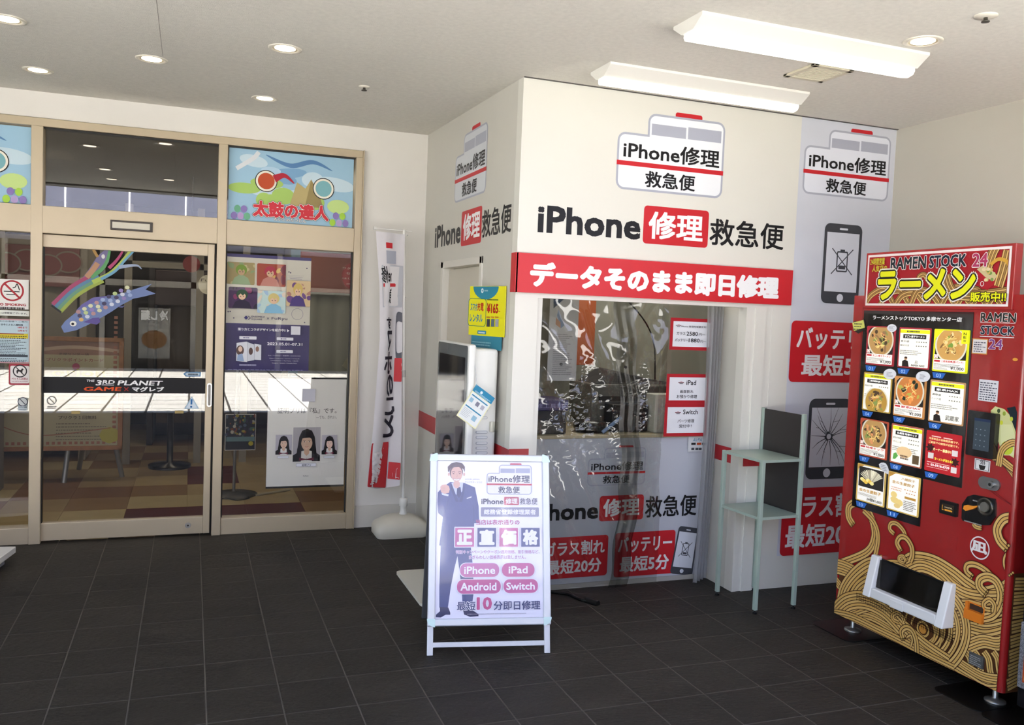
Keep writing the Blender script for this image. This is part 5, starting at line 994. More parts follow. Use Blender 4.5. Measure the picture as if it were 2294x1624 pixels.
a.T('RAMEN', (340, 142), (532, 200), '#1d2a30', .035, ol=[(.035, '#e6d9d4')]); a.T('STOCK', (553, 130), (754, 190), '#1d2a38', .035, ol=[(.035, '#e6d9d4')]); a.T('24', (792, 118), (872, 190), '#a83a5c', .03, ol=[(.035, '#e6d9d4')])
a.T('24時間営業', (228, 145), (305, 180), '#c9c23a', .02); a.T('人気店の', (238, 184), (318, 218), '#c9c23a', .02)
a.T('ラーメン', (272, 215), (800, 375), '#dfe01c', .045, ol=[(.085, '#e8e4da'), (.05, '#1d1d16')]); a.T('販売中!!', (780, 330), (975, 385), '#dfe01c', .03, ol=[(.06, '#1d1d16')])
a.build('top_sign_print', vm_)
# black selection panel
pan = [VF.px(*z7(*q)) for q in ((195, 432), (795, 438), (722, 1404), (514, 1364), (494, 1622), (124, 1508))]
xl = VF.px(*z7(160, 900))[0]; xr = VF.px(*z7(762, 900))[0]; zt = pan[0][1]; zn = VF.px(*z7(620, 1384))[1]; xm = VF.px(*z7(504, 1500))[0]; zb_ = VF.px(*z7(300, 1563))[1]
b = MB(); b.prism(VF, [(xl, zb_), (xm, zb_), (xm, zn), (xr, zn), (xr, zt), (xl, zt)], 0, .004, mat('panel_black', '#0d0c0d', .12, coat=.6)); b.build('selection_panel', vm_)
VP = Frame((VX-.004, 0, 0), (0, -1, 0), (0, 0, 1))
a = Art(VP, .0004); a.z = z7; a.T('ラーメンストックTOKYO 多摩センター店', (236, 458), (726, 496), '#e6e4e2', .03); a.build('panel_lettering', vm_)
c3 = zoom(1900, 700, .16008); c4_ = zoom(1890, 930, .1663); CE = .38
GOLD = '#a88a3c'
def bowl(a, cx, cy, r, cols, seed, rim='#c9c4b0', soup='#c9913c'):
    R = random.Random(seed); a.ell(cx, cy, r, r*.95, rim, 32); a.ell(cx, cy, r*.9, r*.86, soup, 32)
    for i in range(26):
        t = R.random()*6.28; q = R.random()**.6*r*.68; a.ell(cx+q*math.cos(t), cy+q*math.sin(t)*.95, r*(.07+R.random()*.15), r*(.05+R.random()*.08), R.choice(cols), 10, R.random()*3)
    for i in range(8): t = R.random()*6.28; a.stroke([(cx+r*.5*math.cos(t), cy+r*.5*math.sin(t)), (cx+r*.2*math.cos(t+.8), cy+r*.3*math.sin(t+.8)), (cx+r*.5*math.cos(t+1.3), cy+r*.45*math.sin(t+1.3))], r*.035, '#e0c47a', k=4)
FOOD = [('#7a5a34', '#b98a4a', '#6f8a3c', '#d9c08a'), ('#4a3a2a', '#8a6a4a', '#c98a5a', '#7f8a4a'), ('#2a3326', '#c96a34', '#d98a4a', '#a9a04a')]
def card(n, z, tl, br, kind, border, title, price='¥1,000', extra=None):
    F = VP; p = F.px(*z(*tl)); q = F.px(*z(*br)); x0, x1, y0, y1 = p[0], q[0], q[1], p[1]; w_, h_ = x1-x0, y1-y0; X = lambda t: x0+w_*t; Y = lambda t: y0+h_*t
    cd_ = MB(); cd_.prism(F, rr(x0, y0, x1, y1, .006), 0, .002, C(border, .2)); o = cd_.build('menu_card', vm_)
    a = Art(Frame((VX-.0062, 0, 0), (0, -1, 0), (0, 0, 1)), .0002, .0001, emit=CE)
    if kind == 'photo':
        a.rect(X(.06), Y(.30), X(.94), Y(.95), '#24211f'); a.cl = (X(.04), Y(.29), X(.96), Y(.97)); bowl(a, X(.5), Y(.64), w_*.45, FOOD[n % 3], n, soup=('#b98f50', '#a98450', '#b8743e')[n % 3]); a.cl = None
        if n == 3: a.poly([(X(.02), Y(.97)), (X(.02), Y(.72)), (X(.28), Y(.97))], '#d3d423'); a.rect(X(.8), Y(.68), X(.99), Y(.98), '#d3d423'); [a.text(c_, X(.85), Y(.88-.08*i), X(.93), Y(.94-.08*i), '#3a3a18', .02) for i, c_ in enumerate('NEW')]
        else: a.poly([(X(.01), Y(.98)), (X(.01), Y(.82)), (X(.2), Y(.98))], border); 
        a.rect(X(.05), Y(.04), X(.95), Y(.29), '#e6e2d8'); a.rect(X(.07), Y(.225), X(.24), Y(.27), '#b0282e'); a.text(title, X(.27), Y(.215), X(.9), Y(.275), '#b0282e', .03)
        a.rect(X(.06), Y(.31), X(.17), Y(.40), '#e6e2d8'); a.ring(X(.115), Y(.355), w_*.04, w_*.01, '#b0282e')
        a.lines(X(.07), Y(.12), X(.9), Y(.2), 3, '#4a4640', .4, n, .02); a.lines(X(.07), Y(.06), X(.5), Y(.11), 2, '#6a6660', .4, n, .03); a.text(price, X(.55), Y(.055), X(.92), Y(.14), '#2a2825', .02)
    elif kind == 'text':
        a.rrect(X(.04), Y(.03), X(.96), Y(.96), .005, '#e9e6da'); a.rect(X(.04), Y(.86), X(.96), Y(.95), '#d3d423'); a.lines(X(.25), Y(.885), X(.85), Y(.925), 1, '#4a4630', .9, n, .05)
        a.rect(X(.14), Y(.73), X(.86), Y(.83), '#262422'); a.text(title, X(.19), Y(.75), X(.81), Y(.81), '#ecebe6', .03)
        for k, t_ in enumerate(extra or ()): a.text(t_, X(.07), Y(.63-.1*k), X(.34), Y(.68-.1*k), '#3a3835', .01); a.text('★★★★★' if not (n == 6 and k == 0) else '★★★★☆', X(.55), Y(.635-.1*k), X(.9), Y(.672-.1*k), '#3a3835')
        a.lines(X(.07), Y(.33), X(.9), Y(.46), 3, '#6a6660', .4, n, .03)
        if n == 4: a.cl = (X(.03), Y(.02), X(.97), Y(.6)); bowl(a, X(.5), Y(.25), w_*.42, FOOD[1], 9, soup='#a9843c'); a.cl = None
        elif n == 8: a.cl = (X(.04), Y(.04), X(.96), Y(.5)); a.ell(X(.45), Y(.32), w_*.24, h_*.14, '#d9b98a'); a.poly([(X(.1), Y(.1)), (X(.12), Y(.24)), (X(.2), Y(.28)), (X(.27), Y(.2)), (X(.18), Y(.1))], '#5a9a4a'); a.rect(X(.72), Y(.08), X(.92), Y(.3), '#5a4a34'); a.cl = None; a.lines(X(.34), Y(.14), X(.62), Y(.26), 2, '#5a4034', .7, 3, .08)
        else:
            a.poly([(X(.16), Y(.03)), (X(.16), Y(.16)), (X(.24), Y(.2)), (X(.34), Y(.17)), (X(.38), Y(.03))], '#26211f'); a.ell(X(.27), Y(.235), w_*.05, h_*.042, '#a9805f', 14); a.ell(X(.27), Y(.255), w_*.05, h_*.025, '#3a2c24', 12)
            if n == 6: a.text('武蔵家', X(.5), Y(.08), X(.88), Y(.2), '#3a3532', .01)
            else: a.text('凪', X(.56), Y(.12), X(.65), Y(.19), '#3a3532', .01); a.text('RAMEN NAGI', X(.45), Y(.05), X(.86), Y(.1), '#3a3532', .03)
    elif kind == 'red':
        a.text('冷凍食品の自動販売機です。', X(.08), Y(.78), X(.93), Y(.84), '#e8c88a', .03); a.text('ご家庭での調理が必要です。', X(.08), Y(.69), X(.93), Y(.75), '#e8c88a', .03); a.lines(X(.16), Y(.86), X(.82), Y(.9), 1, '#e6c4b8', .6, 1, .3)
        for cx, cy in ((.14, .58), (.85, .34)): a.poly([(X(cx)+w_*(.14 if i % 2 else .08)*math.cos(i*.45), Y(cy)+h_*(.12 if i % 2 else .07)*math.sin(i*.45)) for i in range(14)], '#3a1c1c')
        a.text('オーナー募集中!!', X(.22), Y(.52), X(.74), Y(.6), '#f0dc9a', .04); a.text('ラーメンが当たる!!', X(.28), Y(.3), X(.8), Y(.37), '#f0dc4a', .04); a.text('03-5918-8739', X(.18), Y(.14), X(.72), Y(.2), '#ece0dc', .04); a.text('TEL', X(.07), Y(.15), X(.15), Y(.18), '#ece0dc', .02)
        for cx, cy in ((.84, .55), (.17, .39), (.84, .15)): a.rrect(X(cx-.08), Y(cy-.07), X(cx+.08), Y(cy+.07), .001, '#c9c0bc')
        a.lines(X(.07), Y(.22), X(.75), Y(.25), 1, '#e6c4b8', .6, 1, .03); a.lines(X(.07), Y(.1), X(.7), Y(.12), 1, '#e6c4b8', .6, 1, .03)
    elif kind == 'gold':
        a.rect(X(.05), Y(.03), X(.95), Y(.97), '#e9e5dc'); a.poly([(X(.03), Y(.98)), (X(.03), Y(.84)), (X(.25), Y(.98))], '#b0843c')
        if n == 10:
            a.rect(X(.07), Y(.40), X(.93), Y(.93), '#2a2826'); a.cl = (X(.05), Y(.39), X(.95), Y(.95)); R = random.Random(2)
            for i in range(14): t = .6+i*.16; a.poly([(X(.5)+w_*.05*math.cos(t), Y(.55)), (X(.52)+w_*.42*math.cos(t)-.006, Y(.6)+h_*.3*math.sin(t)), (X(.52)+w_*.42*math.cos(t)+.007, Y(.6)+h_*.28*math.sin(t))], R.choice(('#c9c2a8', '#a99f86', '#ddd6bc')))
            for i in range(6): a.ell(X(.2+i*.07), Y(.6-.03*(i % 3)), w_*.07, h_*.05, R.choice(('#e0c46a', '#d9b24a', '#e8d48a')), 12)
            a.cl = None; a.text('金の生姜餃子', X(.12), Y(.27), X(.88), Y(.36), '#a9823c', .03); a.lines(X(.1), Y(.17), X(.8), Y(.24), 3, '#5a5650', .4, 4, .02); a.text('24個¥1,000', X(.4), Y(.06), X(.92), Y(.15), '#2a2825', .02)
        else:
            a.text('八幡餃子', X(.42), Y(.84), X(.84), Y(.91), '#a9823c', .02); a.text('金の生姜餃子', X(.14), Y(.71), X(.84), Y(.79), '#a9823c', .03); a.text('★★★★★', X(.52), Y(.60), X(.9), Y(.64), '#b07a4a'); a.text('★★★★', X(.58), Y(.52), X(.88), Y(.56), '#b07a4a')
            a.lines(X(.12), Y(.54), X(.46), Y(.65), 2, '#c9a08a', .5, 1, .1)
            for cx, cy, rx_, ry_ in ((.22, .42, .1, .08), (.26, .28, .13, .08), (.4, .24, .12, .09), (.34, .15, .1, .06), (.2, .3, .08, .05)): a.ell(X(cx), Y(cy), w_*rx_, h_*ry_, ('#d9c07a', '#d3b878')[int(cx*10) % 2])
            a.rect(X(.56), Y(.39), X(.9), Y(.45), '#b0843c'); a.lines(X(.54), Y(.1), X(.94), Y(.36), 6, '#4a4640', .45, 6, .05)
    a.build('print', o)
    b = MB(); lx = X(.02); b.prism(F, [(lx+w_*.04, y0-.033), (lx+w_*.3, y0-.033), (lx+w_*.38, y0-.006), (lx, y0-.006)], 0, .0025, C('#2f62b0', .15)); t_ = b.build('number_tag', vm_)
    a = Art(Frame((VX-.0067, 0, 0), (0, -1, 0), (0, 0, 1)), .0002, emit=CE); a.text('%02d' % n, lx+w_*.12, y0-.028, lx+w_*.26, y0-.011, '#a9c4e6'); a.build('digits', t_)
card(1, c3, (275, 185), (640, 760), 'photo', '#9a3038', 'すごい煮干ラーメン')
card(2, c3, (725, 205), (1135, 803), 'text', '#9a3038', 'すごい煮干ラーメン', extra=('煮干感', '麺のもちもち感'))
card(3, c3, (1215, 228), (1670, 862), 'photo', '#d3d423', '二郎系超拳(豚パンチ)')
card(4, c3, (228, 828), (590, 1420), 'text', GOLD, '二郎系超拳(豚パンチ)', extra=('肉出汁感',))
card(5, c3, (665, 882), (1068, 1503), 'photo', '#b9814a', '家系MAX')
card(6, c3, (1160, 935), (1612, 1595), 'text', '#b58a62', '家系MAX', extra=('濃厚度', 'こってり度'))
card(7, c4_, (238, 30), (582, 612), 'photo', '#a84a34', '味噌キック')
card(8, c4_, (655, 105), (1048, 725), 'text', '#a85a44', '札幌発 味噌キック', extra=('秘伝の味噌', 'つるつるしこしこ麺'))
card(9, c4_, (1125, 195), (1562, 845), 'red', '#b8282e', '')
card(10, c4_, (195, 640), (548, 1248), 'gold', '#c9a95c', '')
card(11, c4_, (610, 745), (1008, 1385), 'gold', '#c9a95c', '')
# speech bubbles stuck beside the cards
for k, (z, pts, bx_) in enumerate(((c3, ell(620, 218, 66, 55, 24)+[], (0, 0)), (c3, ell(590, 862, 90, 74, 24), 0), (c3, ell(1055, 897, 100, 76, 24), 0), (c4_, [(480, 660), (510, 640), (545, 638), (575, 650), (600, 690), (615, 740), (610, 800), (570, 780), (525, 745), (490, 700)], 0))):
    a = Art(VP, .0032, .0001, emit=.1); a.z = z; a.Pg(pts, '#d9dade'); c_ = [sum(q[i] for q in pts)/len(pts) for i in (0, 1)]; (u0, v0), (u1, v1) = a.q(c_[0]-48, c_[1]+30), a.q(c_[0]+48, c_[1]-32); a.lines(u0, v0, u1, v1, 4, '#5a5c64', .35, k); a.build('speech_bubble', vm_)
# artwork on the lower body: noodle waves
a = Art(VF, .0012, .00007, rough=.28, clamp=(-3.766, ZB+.003, -2.737, 1.82)); a.z = zV
a.Pg([(160, 900), (180, 560), (300, 640), (420, 590), (600, 600), (800, 640), (1000, 780), (1280, 740), (1330, 1500), (1100, 1420)], '#5a3820')
N_ = lambda *k, **kw: noodle(a, *k, **kw)
N_([(262, 330), (235, 280), (238, 215), (290, 190), (350, 230), (392, 320), (400, 420), (350, 510), (200, 575), (150, 590)], 3, .045)
N_([(330, 240), (400, 320), (425, 420), (400, 560), (380, 620)], 2, .03, ends=False)
N_([(120, 600), (180, 605), (260, 640), (330, 700)], 6, .085, ends=False); N_([(150, 690), (195, 760), (190, 860), (150, 900)], 4, .05, ends=False)
N_([(190, 860), (210, 760), (270, 670), (360, 600), (460, 580)], 5, .085, ends=False)
N_([(250, 830), (300, 740), (380, 690), (480, 670)], 4, .07, ends=False)
N_([(590, 600), (660, 560), (780, 580), (900, 650), (1000, 730), (1120, 790), (1290, 745)], 5, .085, ends=False)
N_([(600, 640), (700, 600), (820, 650), (920, 740), (1030, 790), (1200, 800), (1300, 770)], 4, .06, ends=False)
N_([(380, 640), (440, 600), (540, 590), (610, 620)], 4, .05, ends=False)
for y, w_ in ((870, .06), (935, .05), (985, .055), (1045, .06)): N_([(900, y), (1000, y-15), (1120, y+10), (1230, y-10), (1330, y-45)], 4, w_, ends=False)
N_([(1000, 1120), (1100, 1085), (1200, 1100), (1330, 1070)], 5, .06, ends=False)
for x in (1020, 1080, 1140, 1200, 1255): N_([(x-30, 1150), (x, 1200), (x+15, 1290), (x+60, 1340)], 3, .035, ends=False)
N_([(930, 1210), (1000, 1260), (1110, 1320), (1240, 1340), (1330, 1320)], 5, .055, ends=False); N_([(900, 1250), (1010, 1320), (1140, 1390), (1290, 1380)], 3, .04, ends=False)
for r in (310, 250, 195, 145, 100):
    N_([(720+r*.9*math.cos(t), 1010+r*.95*math.sin(t)) for t in (-1.35, -.9, -.45, 0, .4, .8, 1.2, 1.6)], 2 if r < 300 else 3, .026 if r < 300 else .045, ends=False)
for r in (70, 46, 24): a.ring(*a.q(718, 1005), r*.0017, .014, '#4a2c1c'); a.ring(*a.q(718, 1005), r*.0017-.002, .010, '#c9a05a')
a.ell(*a.q(716, 1005), .022, .022, '#c98a3c')
N_([(130, 960), (240, 905), (360, 900), (500, 970), (640, 1080), (800, 1190)], 6, .075, ends=False); N_([(250, 900), (380, 860), (500, 900), (640, 1010)], 4, .05, ends=False)
N_([(150, 900), (230, 830), (340, 820), (470, 880), (600, 1010), (720, 1120), (880, 1230)], 6, .095, ends=False); N_([(100, 900), (250, 930), (420, 1010), (600, 1100), (760, 1190), (920, 1270)], 4, .055, ends=False)
N_([(560, 960), (530, 945), (522, 918), (550, 900), (585, 925), (600, 960)], 2, .024); N_([(590, 1070), (580, 1020), (610, 995), (650, 1015), (675, 1080), (680, 1160)], 2, .03); N_([(615, 1060), (640, 1045), (650, 1080), (640, 1120)], 1, .012)
N_([(530, 388), (505, 360), (512, 325), (550, 325), (590, 365), (605, 400)], 2, .024); N_([(575, 497), (552, 450), (572, 412), (610, 418), (645, 470), (650, 530), (635, 570)], 2, .03); N_([(600, 580), (568, 565), (566, 540), (592, 535), (608, 570)], 2, .018)
N_([(1035, 665), (1000, 630), (1008, 592), (1060, 590), (1130, 630), (1180, 690)], 2, .03); N_([(1125, 775), (1085, 730), (1090, 685), (1140, 668), (1195, 700), (1225, 780), (1210, 860), (1160, 920), (1060, 940)], 3, .042); N_([(1160, 880), (1120, 870), (1115, 835), (1150, 815), (1180, 850), (1175, 900)], 2, .024)
N_([(1262, 482), (1215, 430), (1200, 360), (1235, 300), (1290, 285), (1330, 290)], 3, .045); N_([(1290, 650), (1260, 600), (1262, 545), (1295, 515), (1330, 510)], 3, .034); N_([(1095, 355), (1060, 345), (1045, 325)], 2, .02)
a.Pg([(980, 810), (1000, 800)], '#000000') if 0 else None
for k in range(4): a.S([(290, 772+k*13), (600, 890+k*14), (915, 1045+k*17)], .0022, '#1d1410')
for i in range(44):
    t = i/43; x = 295+620*t; y = 772+270*t; a.S([(x, y), (x-2, y+48)], .0020, '#1d1410')
a.build('noodle_artwork', vm_)
# toppings artwork high at the right edge
a = Art(VF, .0012, .00008, rough=.28, clamp=(-3.766, ZB, -2.737, 1.82)); a.z = z7
a.Pg([(885, 985), (910, 960), (960, 975), (1020, 1040), (1060, 1090), (1075, 1240), (1040, 1250), (940, 1200)], '#c9c98a'); a.Pg([(975, 970), (1020, 960), (1068, 1000), (1068, 1110), (1020, 1090)], '#1f2a30')
a.Pg([(940, 1060), (1000, 1060), (1050, 1130), (1060, 1240), (940, 1230)], '#d6d6a0'); a.ell(*a.q(975, 1190), .03, .03, '#c2cc3a', 24)
for x, y, h in ((960, 1000, '#8fa03a'), (930, 985, '#3a4a2a'), (1000, 1030, '#b9c23a'), (945, 1050, '#d0d23a'), (1045, 1020, '#b9c23a')): a.ell(*a.q(x, y), .008, .010, h, 12)
for k in range(4): noodle(a, [(900+k*10, 1240), (960+k*12, 1270+k*8), (1010+k*12, 1330), (1050+k*8, 1400)], 3, .03, k=6, ends=False)
noodle(a, [(930, 1290), (950, 1200), (1010, 1160), (1060, 1190)], 3, .03, ends=False); noodle(a, [(1060, 1400), (1040, 1300), (1055, 1200), (1070, 1120)], 4, .04, ends=False)
a.ell(*a.q(1022, 702), .013, .007, '#d9953c', 20)
a.S([(830, 1330), (860, 1400), (960, 1480), (1060, 1530)], .0016, '#5a1418'); a.S([(845, 1330), (900, 1420), (1000, 1500), (1065, 1530)], .0016, '#5a1418')
a.build('toppings_artwork', vm_)
a = Art(VF, .001, rough=.3); a.z = z7
a.T('RAMEN', (832, 443), (1024, 497), '#23241f', .03, ol=[(.03, '#e0d6d2')]); a.R((828, 499), (1022, 502), '#e0d6d2'); a.T('STOCK', (832, 514), (1016, 572), '#1d2a38', .03, ol=[(.03, '#e0d6d2')]); a.R((826, 576), (1016, 580), '#e0d6d2'); a.T('24', (878, 588), (950, 648), '#7a3a7c', .02, ol=[(.03, '#e0d6d2')])
a.z = zV; cx, cy = a.q(1082, 482); a.ring(cx, cy, .052, .006, '#e6dcd8'); a.T('凪', (1030, 425), (1130, 530), '#e6dcd8', .04)
a.build('brand_lettering', vm_)
# small notes stuck on the body
def note(tl, br, h, n, lab, z=z7, frame=None):
    a = Art(VF, .002, .0001, rough=.5); a.z = z; p = a.q(*tl); q = a.q(*br)
    if frame: a.rect(p[0]-.004, q[1]-.004, q[0]+.004, p[1]+.004, frame)
    a.rect(p[0], q[1], q[0], p[1], h); a.lines(p[0]+.006, q[1]+.006, q[0]-.004, p[1]-.006, n, '#4a4a56', .45, n, .12); return sticker('paper_note', a, lab, 'note')
note((790, 590), (862, 670), '#d9d2d0', 5, 'handwritten note with an orange border on the upper right of the vending machine', frame='#c98a3c')
note((824, 810), (922, 940), '#d6d4d6', 8, 'handwritten white note above the touch screen of the vending machine')
a = Art(VF, .006, .0001, rough=.5); a.z = z7; a.Pg([(128, 505), (140, 488), (160, 498), (190, 480), (200, 500), (192, 520), (205, 540), (180, 545), (160, 560), (145, 550), (132, 540)], '#2a2a24'); a.Pg([(126, 500), (188, 484), (196, 526), (136, 545)], '#cfd06a'); p = a.q(135, 538); q = a.q(188, 495); a.lines(p[0], p[1], q[0], q[1], 3, '#4a4a3a', .4, 2, .1)
sticker('burst_sticker', a, 'spiky black and yellow label sticking out at the left edge of the vending machine')
# touch terminal
p = VF.px(*z7(783, 985)); q = VF.px(*z7(925, 1250)); x0, x1, y0, y1 = VF.px(*z7(778, 1100))[0], VF.px(*z7(932, 1100))[0], VF.px(*z7(850, 1240))[1], VF.px(*z7(860, 990))[1]
b = MB(); b.prism(VF, rr(x0, y0, x1, y1, .008), 0, .028, mat('terminal_black', '#100f10', .2, coat=.4)); te = b.build('touch_terminal', vm_, bevel=.003)
VT = Frame((VX-.0285, 0, 0), (0, -1, 0), (0, 0, 1)); a = Art(VT, .0004, emit=.12); w_, h_ = x1-x0, y1-y0; a.rect(x0+w_*.26, y0+h_*.15, x1-w_*.16, y1-h_*.15, '#3a444c'); a.rect(x0+w_*.26, y1-h_*.21, x1-w_*.16, y1-h_*.15, '#22304a')
for i in range(3):
    for j in range(4): a.rect(x0+w_*(.34+.16*i), y0+h_*(.24+.12*j), x0+w_*(.38+.16*i), y0+h_*(.26+.12*j), '#77838a')
a.build('screen', te)
a = Art(VF, .0012, rough=.4); a.z = z7; a.R((798, 1245), (880, 1325), '#e0dcda'); a.R((803, 1250), (875, 1320), '#2a2624'); a.R((806, 1253), (872, 1317), '#e0dcda'); cx, cy = a.q(839, 1290); a.poly([(cx-.018, cy+.004), (cx+.018, cy+.004), (cx+.014, cy-.012), (cx+.006, cy-.018), (cx-.006, cy-.018), (cx-.014, cy-.012)], '#2a2624')
for k in (-1, 0, 1): a.stroke([(cx+k*.009, cy+.008), (cx+k*.009+.004, cy+.015), (cx+k*.009, cy+.022), (cx+k*.009+.004, cy+.029)], .0035, '#2a2624', k=4)
sticker('bowl_sticker', a, 'white square sticker with a steaming bowl below the touch screen')
# key plate, coin panel, bill slot, coin return, hatch, plate
def cz(x, y): return VF.px(*zV(x, y))
b = MB(); c0 = cz(1146, 67); p = cz(1078, 40); q = cz(1214, 95); b.prism(VF, rr(p[0], c0[1]-.027, q[0], c0[1]+.027, .026), 0, .008, mat('key_plate', '#8d8c8a', .28, metal=.85)); kp = b.build('lock_plate', vm_, bevel=.003)
c_ = cz(1165, 72); b = MB(); b.cyl(VF.P(*c_, .008), VF.P(*c_, .02), .016, mat('key_chrome', '#b5b4b0', .2, metal=.9), 20); b.cyl(VF.P(*c_, .02), VF.P(*c_, .0215), .007, BLK, 12); b.build('lock_barrel', kp)
pts = [cz(*k) for k in ((972, 290), (975, 200), (1010, 150), (1050, 138), (1185, 165), (1190, 200), (1188, 280), (1150, 335), (1100, 335), (980, 305))]
b = MB(); b.prism(VF, pts, 0, .01, mat('coin_panel', '#141313', .2, coat=.3)); cp = b.build('coin_panel', vm_, bevel=.002)
b = MB(); Fq = VF; b.prism(Fq, [cz(*k) for k in ((995, 228), (1000, 208), (1020, 203), (1050, 212), (1085, 208), (1082, 218), (1050, 232), (1010, 242))], .01, .022, mat('lever_orange', '#e08a24', .35)); b.build('return_lever', cp, bevel=.003)
c_ = cz(1127, 217); b = MB(); b.lathe(VF.P(*c_, .01), [(.042, 0), (.042, .006), (.034, .008), (.03, .004), (0, .003)], mat('coin_ring', '#57534c', .25, metal=.8), 28, (-1, 0, 0)); b.build('coin_slot_ring', cp); b = MB(); b.cyl(VF.P(*c_, .012), VF.P(*c_, .02), .022, mat('coin_core', '#8a867c', .3, metal=.7), 20); b.build('coin_slot', cp)
a = Art(Frame((VX-.0105, 0, 0), (0, -1, 0), (0, 0, 1)), .0004); a.z = zV; (u0, v0), (u1, v1) = a.q(980, 302), a.q(1098, 318); a.lines(u0, v0-.005, u1, v0+.002, 1, '#9a9894', .8, 1, .04); (u0, v0), (u1, v1) = a.q(1035, 178), a.q(1090, 168); a.lines(u0, v0, u1, v0+.006, 1, '#9a9894', .9, 1, .1); a.build('print', cp)
p = cz(835, 160); q = cz(940, 285); b = MB(); b.prism(VF, rr(p[0], q[1], q[0], p[1]-.006, .006), 0, .012, BLK); bs = b.build('bill_slot', vm_, bevel=.003)
b = MB(); w_, h_ = q[0]-p[0], p[1]-.006-q[1]; b.fbox(VF, p[0]+w_*.16, q[1]+h_*.2, q[0]-w_*.14, q[1]+h_*.8, .012, .016, mat('slot_brown', '#2a2018', .3)); b.build('slot_mouth', bs)
a = Art(Frame((VX-.0165, 0, 0), (0, -1, 0), (0, 0, 1)), .0004, emit=.2); a.text('L', p[0]+w_*.2, q[1]+h_*.3, p[0]+w_*.3, q[1]+h_*.68, '#c98a2c', .02); a.text('1000円札', p[0]+w_*.36, q[1]+h_*.5, p[0]+w_*.8, q[1]+h_*.62, '#c9b48a', .02); a.rect(p[0]+w_*.36, q[1]+h_*.3, p[0]+w_*.8, q[1]+h_*.42, '#c98a2c'); a.build('print', bs)
p = cz(1003, 820); q = cz(1112, 975); OR = mat('coin_return_orange', '#d9791f', .35); w_ = q[0]-p[0]
b = MB(); b.fbox(VF, p[0], q[1], q[0], q[1]+.045, 0, .022, OR); b.fbox(VF, p[0], q[1], p[0]+.014, p[1], 0, .016, OR); b.fbox(VF, p[0], p[1]-.006, q[0], p[1], 0, .006, OR); b.fbox(VF, q[0]-.006, q[1], q[0], p[1], 0, .008, OR); b.fbox(VF, p[0]+.01, q[1]+.03, q[0]-.004, p[1]-.004, .001, .003, mat('return_dark', '#3a2a20', .4)); b.build('coin_return', vm_, bevel=.003)
b = MB(); p = cz(825, 372); q = cz(930, 500); b.fbox(VF, p[0], q[1], q[0], p[1], 0, .0015, RED); b.build('service_hatch', vm_, bevel=.0007)
b = MB(); c0 = cz(1066, 1206); p = (cz(1020, 1200)[0], c0[1]+.038); q = (cz(1112, 1206)[0], c0[1]-.028); b.fbox(VF, p[0], q[1], q[0], p[1]-.01, .0, .012, mat('rating_plate', '#6a6a66', .4, metal=.5)); rp_ = b.build('rating_plate', vm_, bevel=.001)
a = Art(Frame((VX-.0125, 0, 0), (0, -1, 0), (0, 0, 1)), .0004); a.lines(p[0]+.006, q[1]+.006, q[0]-.006, p[1]-.016, 5, '#a9a9a4', .4, 1, .1); a.build('print', rp_)
# delivery hatch: white surround standing proud, dark clear flap
ul, ur, vt, vb = -3.497, -2.985, .492, .282
CH = mat('chute_white', '#e4e3e2', .35)
b = MB(); hh = vt-vb
b.fbox(VF, ul+.05, vb, ur-.05, vb+hh*.24, 0, .065, CH)
for u0, u1 in ((ul, ul+.05), (ur-.05, ur)):
    b.hexa([VF.P(u0, vb, 0), VF.P(u1, vb, 0), VF.P(u1, vt, 0), VF.P(u0, vt, 0), VF.P(u0, vb, .075), VF.P(u1, vb, .075), VF.P(u1, vt, .028), VF.P(u0, vt, .028)], CH)
b.build('chute_frame', vm_, bevel=.006, seg=3)
b = MB(); b.fbox(VF, ul+.05, vb+hh*.22, ur-.05, vt-.01, .001, .006, mat('chute_inner', '#121214', .4)); b.build('chute_recess', vm_)
b = MB(); b.hexa([VF.P(ul+.05, vb+hh*.25, .03), VF.P(ur-.05, vb+hh*.25, .03), VF.P(ur-.05, vt-.015, .012), VF.P(ul+.05, vt-.015, .012), VF.P(ul+.05, vb+hh*.25, .034), VF.P(ur-.05, vb+hh*.25, .034), VF.P(ur-.05, vt-.015, .016), VF.P(ul+.05, vt-.015, .016)], glass('flap_clear', '#a9a59c', .06, .05)); b.build('chute_flap', vm_)
b = MB(); um = ul+(ur-ul)*.36; b.fbox(VF, um, vb-.002, um+.085, vb+hh*.17, .065, .069, CH); b.build('flap_grip', vm_, bevel=.002)
# near side wall of the machine with the same artwork
VR = Frame((0, YR-.0002, 0), (1, 0, 0), (0, 0, 1)); a = Art(VR, .0012, .0001, rough=.28, clamp=(3.393, ZB, 4.1, 1.8)); a.z = ident
a.rect(3.393, ZB, 4.1, .62, '#5a3820')
for k in range(8): a.qs = lambda pts: pts; noodle(a, [(3.40, .12+k*.065), (3.55, .15+k*.06), (3.7, .10+k*.07), (4.1, .14+k*.06)], 4, .06, ends=False)
noodle(a, [(3.5, 1.05), (3.46, .95), (3.50, .84), (3.60, .80)], 3, .045); noodle(a, [(3.42, 1.30), (3.48, 1.2), (3.6, 1.12)], 4, .06, ends=False); a.build('side_artwork', vm_)
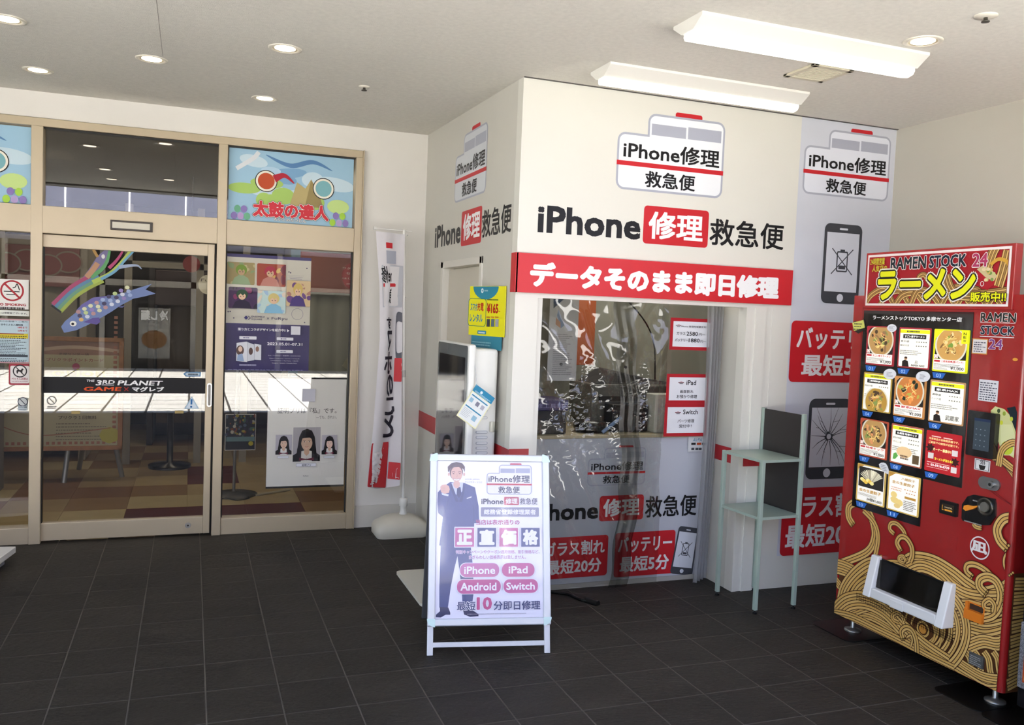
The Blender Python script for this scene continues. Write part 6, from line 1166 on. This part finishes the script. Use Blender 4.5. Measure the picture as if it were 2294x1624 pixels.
# feet and floor mats
for x, y in ((3.44, 3.70), (3.44, 2.80), (4.05, 3.7), (4.05, 2.8)):
    b = MB(); b.lathe((x, y, .004), [(.0, .0), (.045, 0), (.045, .008), (.018, .014), (.012, .02), (.012, .085)], mat('foot_steel', '#a3a19b', .3, metal=.8), 18); b.build('foot', vm_)
def mat_(pts, lab): b = MB(); b.prism(FZ, pts, .0005, .005, mat('drip_mat', '#0e0d0c', .3)); tag(b.build('floor_mat'), lab, 'mat')
mat_(rr(3.29, 3.56, 4.12, 3.87, .04), 'black mat under the far feet of the ramen vending machine'); mat_(rr(3.27, 2.74, 4.12, 3.0, .04), 'black mat under the near feet of the ramen vending machine'); mat_(rr(3.26, 2.42, 4.12, 2.735, .04), 'black mat under the second vending machine at the right edge')
# ================================================================ second machine at the right edge
m2 = thing('vending_machine', 'dark vending machine with glittering trim cut off at the right edge', 'vending machine', (3.75, 2.1, 0))
b = MB(); b.box((3.315, 1.55, .09), (4.1, 2.60, 1.83), mat('machine_black', '#131214', .25)); b.build('cabinet', m2, bevel=.01)
b = MB(); b.box((3.30, 1.60, 1.02), (3.316, 2.585, 1.76), mat('m2_panel', '#7f8a9c', .3)); b.build('display', m2, bevel=.004)
GT = mat('glitter_trim', '#9a9aa2', .35, metal=.6, noise_amt=.7, nscale=240); OP = mat('m2_orange', '#b0481f', .35)
for z0, z1 in ((.93, 1.0), (.62, .88), (.18, .46)):
    b = MB(); b.box((3.302, 1.6, z0), (3.316, 2.592, z1), GT); o = b.build('trim_panel', m2, bevel=.003)
    b = MB(); b.box((3.298, 1.62, z0+.03), (3.303, 2.565, z1-.03), OP); b.build('orange_panel', o); a = Art(Frame((3.2975, 0, 0), (0, -1, 0), (0, 0, 1)), .0003); a.stroke([(-2.555, z0+.04), (-2.555, z1-.04), (-1.65, z1-.04), (-1.65, z0+.04), (-2.555, z0+.04)], .006, '#d9b05a', k=1); a.build('gold_line', o)
for y in (2.52, 1.65): b = MB(); b.lathe((3.36, y, .004), [(0, 0), (.045, 0), (.045, .008), (.018, .014), (.012, .02), (.012, .09)], mat('foot_steel', '#a3a19b', .3, metal=.8), 18); b.build('foot', m2)
